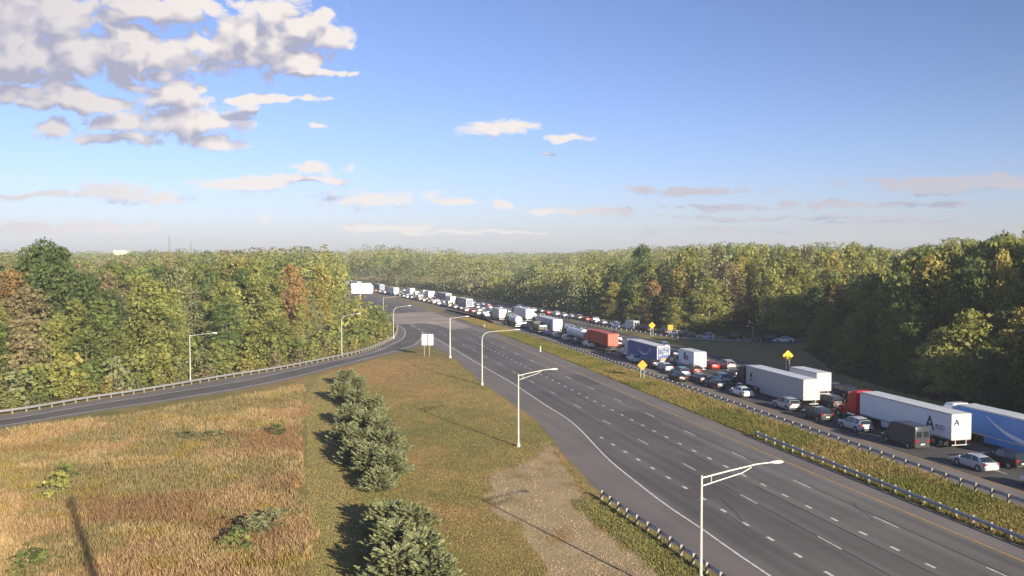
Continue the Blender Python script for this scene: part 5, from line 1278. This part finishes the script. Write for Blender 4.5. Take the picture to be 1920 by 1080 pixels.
# ------------------------------------------------------------------ grasses
def blades(name, X, Y, hgt, wid, cols, label, lean=.25, seed=1):
    rng = np.random.default_rng(seed); n = len(X); a = rng.random(n) * 3.1416; h = hgt * (.55 + .8 * rng.random(n)); w = wid * (.6 + .8 * rng.random(n))
    dx, dy = np.cos(a) * w, np.sin(a) * w; lx, ly = rng.normal(size=(2, n)) * lean * h
    V = np.stack([np.c_[X - dx, Y - dy, np.zeros(n)], np.c_[X + dx, Y + dy, np.zeros(n)], np.c_[X + dx * .45 + lx * .5, Y + dy * .45 + ly * .5, h * .62], np.c_[X + lx, Y + ly, h]], 1).reshape(-1, 3)
    me = np_mesh(name, V, np.arange(4 * n).reshape(-1, 4), cols); o = mesh_obj(name, me, GRASS); tag(o, label, 'grass', kind='stuff'); return o
def in_view(x, y): return (np.abs(x) < .60 * y + 2)
def grass_all():
    rng = np.random.default_rng(3)
    # tall dry field
    n = 640000; y = 46 + 100 * rng.random(n) ** 1.25; x = -.62 * y + rng.random(n) * (.50 * y); k = inpoly(x + (fbm(x, y, 5, 91) - .5) * 4, y + (fbm(x, y, 5, 93) - .5) * 5, FIELD); x, y = x[k], y[k]
    q = fbm(x, y, 7, 31); g_ = fbm(x + 9, y, 12, 41); n = len(x)
    keep = rng.random(n) < .35 + .9 * q; x, y, q, g_ = x[keep], y[keep], q[keep], g_[keep]; n = len(x)
    c = np.tile(np.array((.47, .315, .165)), (n, 1)); c = mixc(c, (.29, .250, .110), sstep(g_, .42, .58) * .85); c = mixc(c, (.55, .41, .20), sstep(q, .55, .7) * .7); c = mixc(c, (.36, .27, .05), sstep(fbm(x, y, 3, 77), .62, .72) * .6); c = mixc(c, (.22, .12, .055), (rng.random(n) < .18).astype(float) * .6)
    big = fbm(x, y * 1.4, 24, 131); c = mixc(c, (.30, .17, .085), sstep(big, .52, .64) * .7)
    c = c * (.7 + .6 * rng.random((n, 1)))
    blades('tall_grass', x, y, .22 + .62 * q * (.5 + fbm(x, y, 16, 141)), .036, c, 'tall dry tan grass and weeds covering the field left of the cedar row', .22, 5)
    # median strip
    GRs = offset(GR2, -.35); o2 = np.argsort(NRE[:, 1]); o3 = np.argsort(GRs[:, 1])
    n = 150000; y = 52 + 240 * rng.random(n) ** 1.5; xa = np.interp(y, NRE[o2, 1], NRE[o2, 0]) + .2; xb = np.interp(y, GRs[o3, 1], GRs[o3, 0]); x = xa + (xb - xa) * rng.random(n); k = in_view(x, y) & (xb > xa); x, y = x[k], y[k]; n = len(x)
    u = ((x - np.interp(y, NRE[o2, 1], NRE[o2, 0])) / 6).clip(0, 1)
    q = fbm(x, y, 5, 51); c = np.tile(np.array((.26, .215, .065)), (n, 1)); c = mixc(c, (.34, .235, .10), sstep(q, .5, .65) * .6); c = mixc(c, (.14, .16, .03), sstep(fbm(x, y, 9, 55), .5, .65) * .7); c = c * (.7 + .6 * rng.random((n, 1)))
    blades('median_grass', x, y, .16 + .38 * q * (.4 + u), .05, c, 'coarse yellow-green grass in the median strip beside the traffic queue', .35, 6)
    # mown grass with tussocks
    n = 330000; y = 50 + 130 * rng.random(n) ** 1.3; x = -.26 * y + rng.random(n) * (.52 * y)
    GUo = [tuple(p) for p in LPE[::4]]
    reg = [G(575, 1250), G(575, 740), G(600, 705), G(700, 675), G(800, 652)] + [tuple(p) for p in offset(LPE, -.5)[::-3]]
    k = inpoly(x, y, reg) & ~inpoly(x, y, FIELD); x, y = x[k], y[k]; dirt = inpoly(x + (fbm(x, y, 5, 91) - .5) * 4, y + (fbm(x, y, 5, 93) - .5) * 5, DIRT); k = ~dirt | (rng.random(len(x)) < .16); x, y = x[k], y[k]; n = len(x)
    c = ground_color(x, y) * (.90 + .55 * rng.random((n, 1))); q = fbm(x, y, 4, 71)
    blades('mown_grass', x, y, .04 + .07 * q, .055, c, 'patchy mown grass around the cedar row and the lamp posts', .5, 7)
    # rougher green fringe behind the near guardrail
    P = offset(rl, -1.6 * 1); n = 9000; s = rng.random(n) * plen(rl); base = np.array([at_s(rl, v) for v in s[:1500]]); rep = np.repeat(base, 6, axis=0)
    x = rep[:, 0] - rng.random(len(rep)) * 3.2 + .3; y = rep[:, 1] - rng.random(len(rep)) * 1.5 + rng.normal(size=len(rep)) * .5; n = len(x)
    c = np.tile(np.array((.23, .22, .07)), (n, 1)) * (.7 + .7 * rng.random((n, 1)))
    blades('verge_grass', x, y, .16 + 0 * x, .04, c, 'rough green grass behind the short guardrail at the lower edge', .5, 8)
grass_all()

# ------------------------------------------------------------------ far landmarks
d = 1150.0; x = (229 - 960) / F * d
t = empty('warehouse', (x, d, 0), label='cream flat-roofed building top just above the left horizon', cat='building')
MB().box(-8, 8, -6, 6, 0, 23.4).build('wall', mat('cream_wall', (.72, .62, .42), .7), t); MB().box(-8.3, 8.3, -6.3, 6.3, 23.4, 24.0).build('roof', mat('cream_roof', (.6, .55, .42), .7), t)
for (px, top, lb) in ((318, 441, 'thin lattice radio mast on the left horizon, the taller of two'), (358.5, 452, 'shorter thin radio mast right of the taller one')):
    d = 1500.0; x = (px - 960) / F * d; hh = CAMH + (HOR - top) / F * d; t = empty('radio_mast', (x, d, 0), label=lb, cat='mast', group='radio masts on the horizon')
    m_ = MB()
    for a in (0, 2.1, 4.2): m_.tube([(math.cos(a) * .9, math.sin(a) * .9, 0), (math.cos(a) * .35, math.sin(a) * .35, hh)], .16, 5)
    for z in np.arange(3, hh, 3.0): m_.box(-.6, .6, -.12, .12, z, z + .2)
    m_.build('lattice', DARK, t)
ORD = 'leftmost second third fourth fifth sixth seventh eighth ninth tenth eleventh twelfth thirteenth fourteenth fifteenth sixteenth seventeenth eighteenth nineteenth twentieth'.split() + ['twenty-' + q for q in 'first second third fourth fifth sixth seventh eighth ninth'.split()]
def in_frame(o):
    x, y, z = o.location; return y > 20 and -160 < to_px(x, y, 3)[0] < 2100 and not o.get('group', '').startswith('roadside')
same = {}
for o in S.objects:
    if 'label' in o and 'category' in o and in_frame(o): same.setdefault(o['label'], []).append(o)
for lb, os_ in same.items():
    if len(os_) < 2: continue
    os_.sort(key=lambda o: to_px(*o.location)[0])
    for i, o in enumerate(os_):
        if i < len(ORD): o['label'] = ('leftmost ' if i == 0 else ORD[i] + ' from left, ') + lb
        else: o['label'] = 'rightmost ' + lb
for o in list(S.objects):
    if len(o.get('label', '').split()) > 16: print('LONG', o['label'])
    if o.type == 'EMPTY' and 'label' not in o and o.parent is None: print('unlabelled', o.name)
# ------------------------------------------------------------------ air
hz = MB().box(-1900, 1900, -60, 2750, -1.0, 60).build('haze', None); hz['kind'] = 'stuff'
hm = bpy.data.materials.new('air'); hm.use_nodes = True; nt = hm.node_tree; nt.nodes.clear()
ou = nt.nodes.new('ShaderNodeOutputMaterial'); pv = nt.nodes.new('ShaderNodeVolumePrincipled'); pv.inputs['Color'].default_value = (.80, .86, 1.0, 1); pv.inputs['Density'].default_value = 0.00022
nt.links.new(pv.outputs[0], ou.inputs['Volume']); hz.data.materials.append(hm)
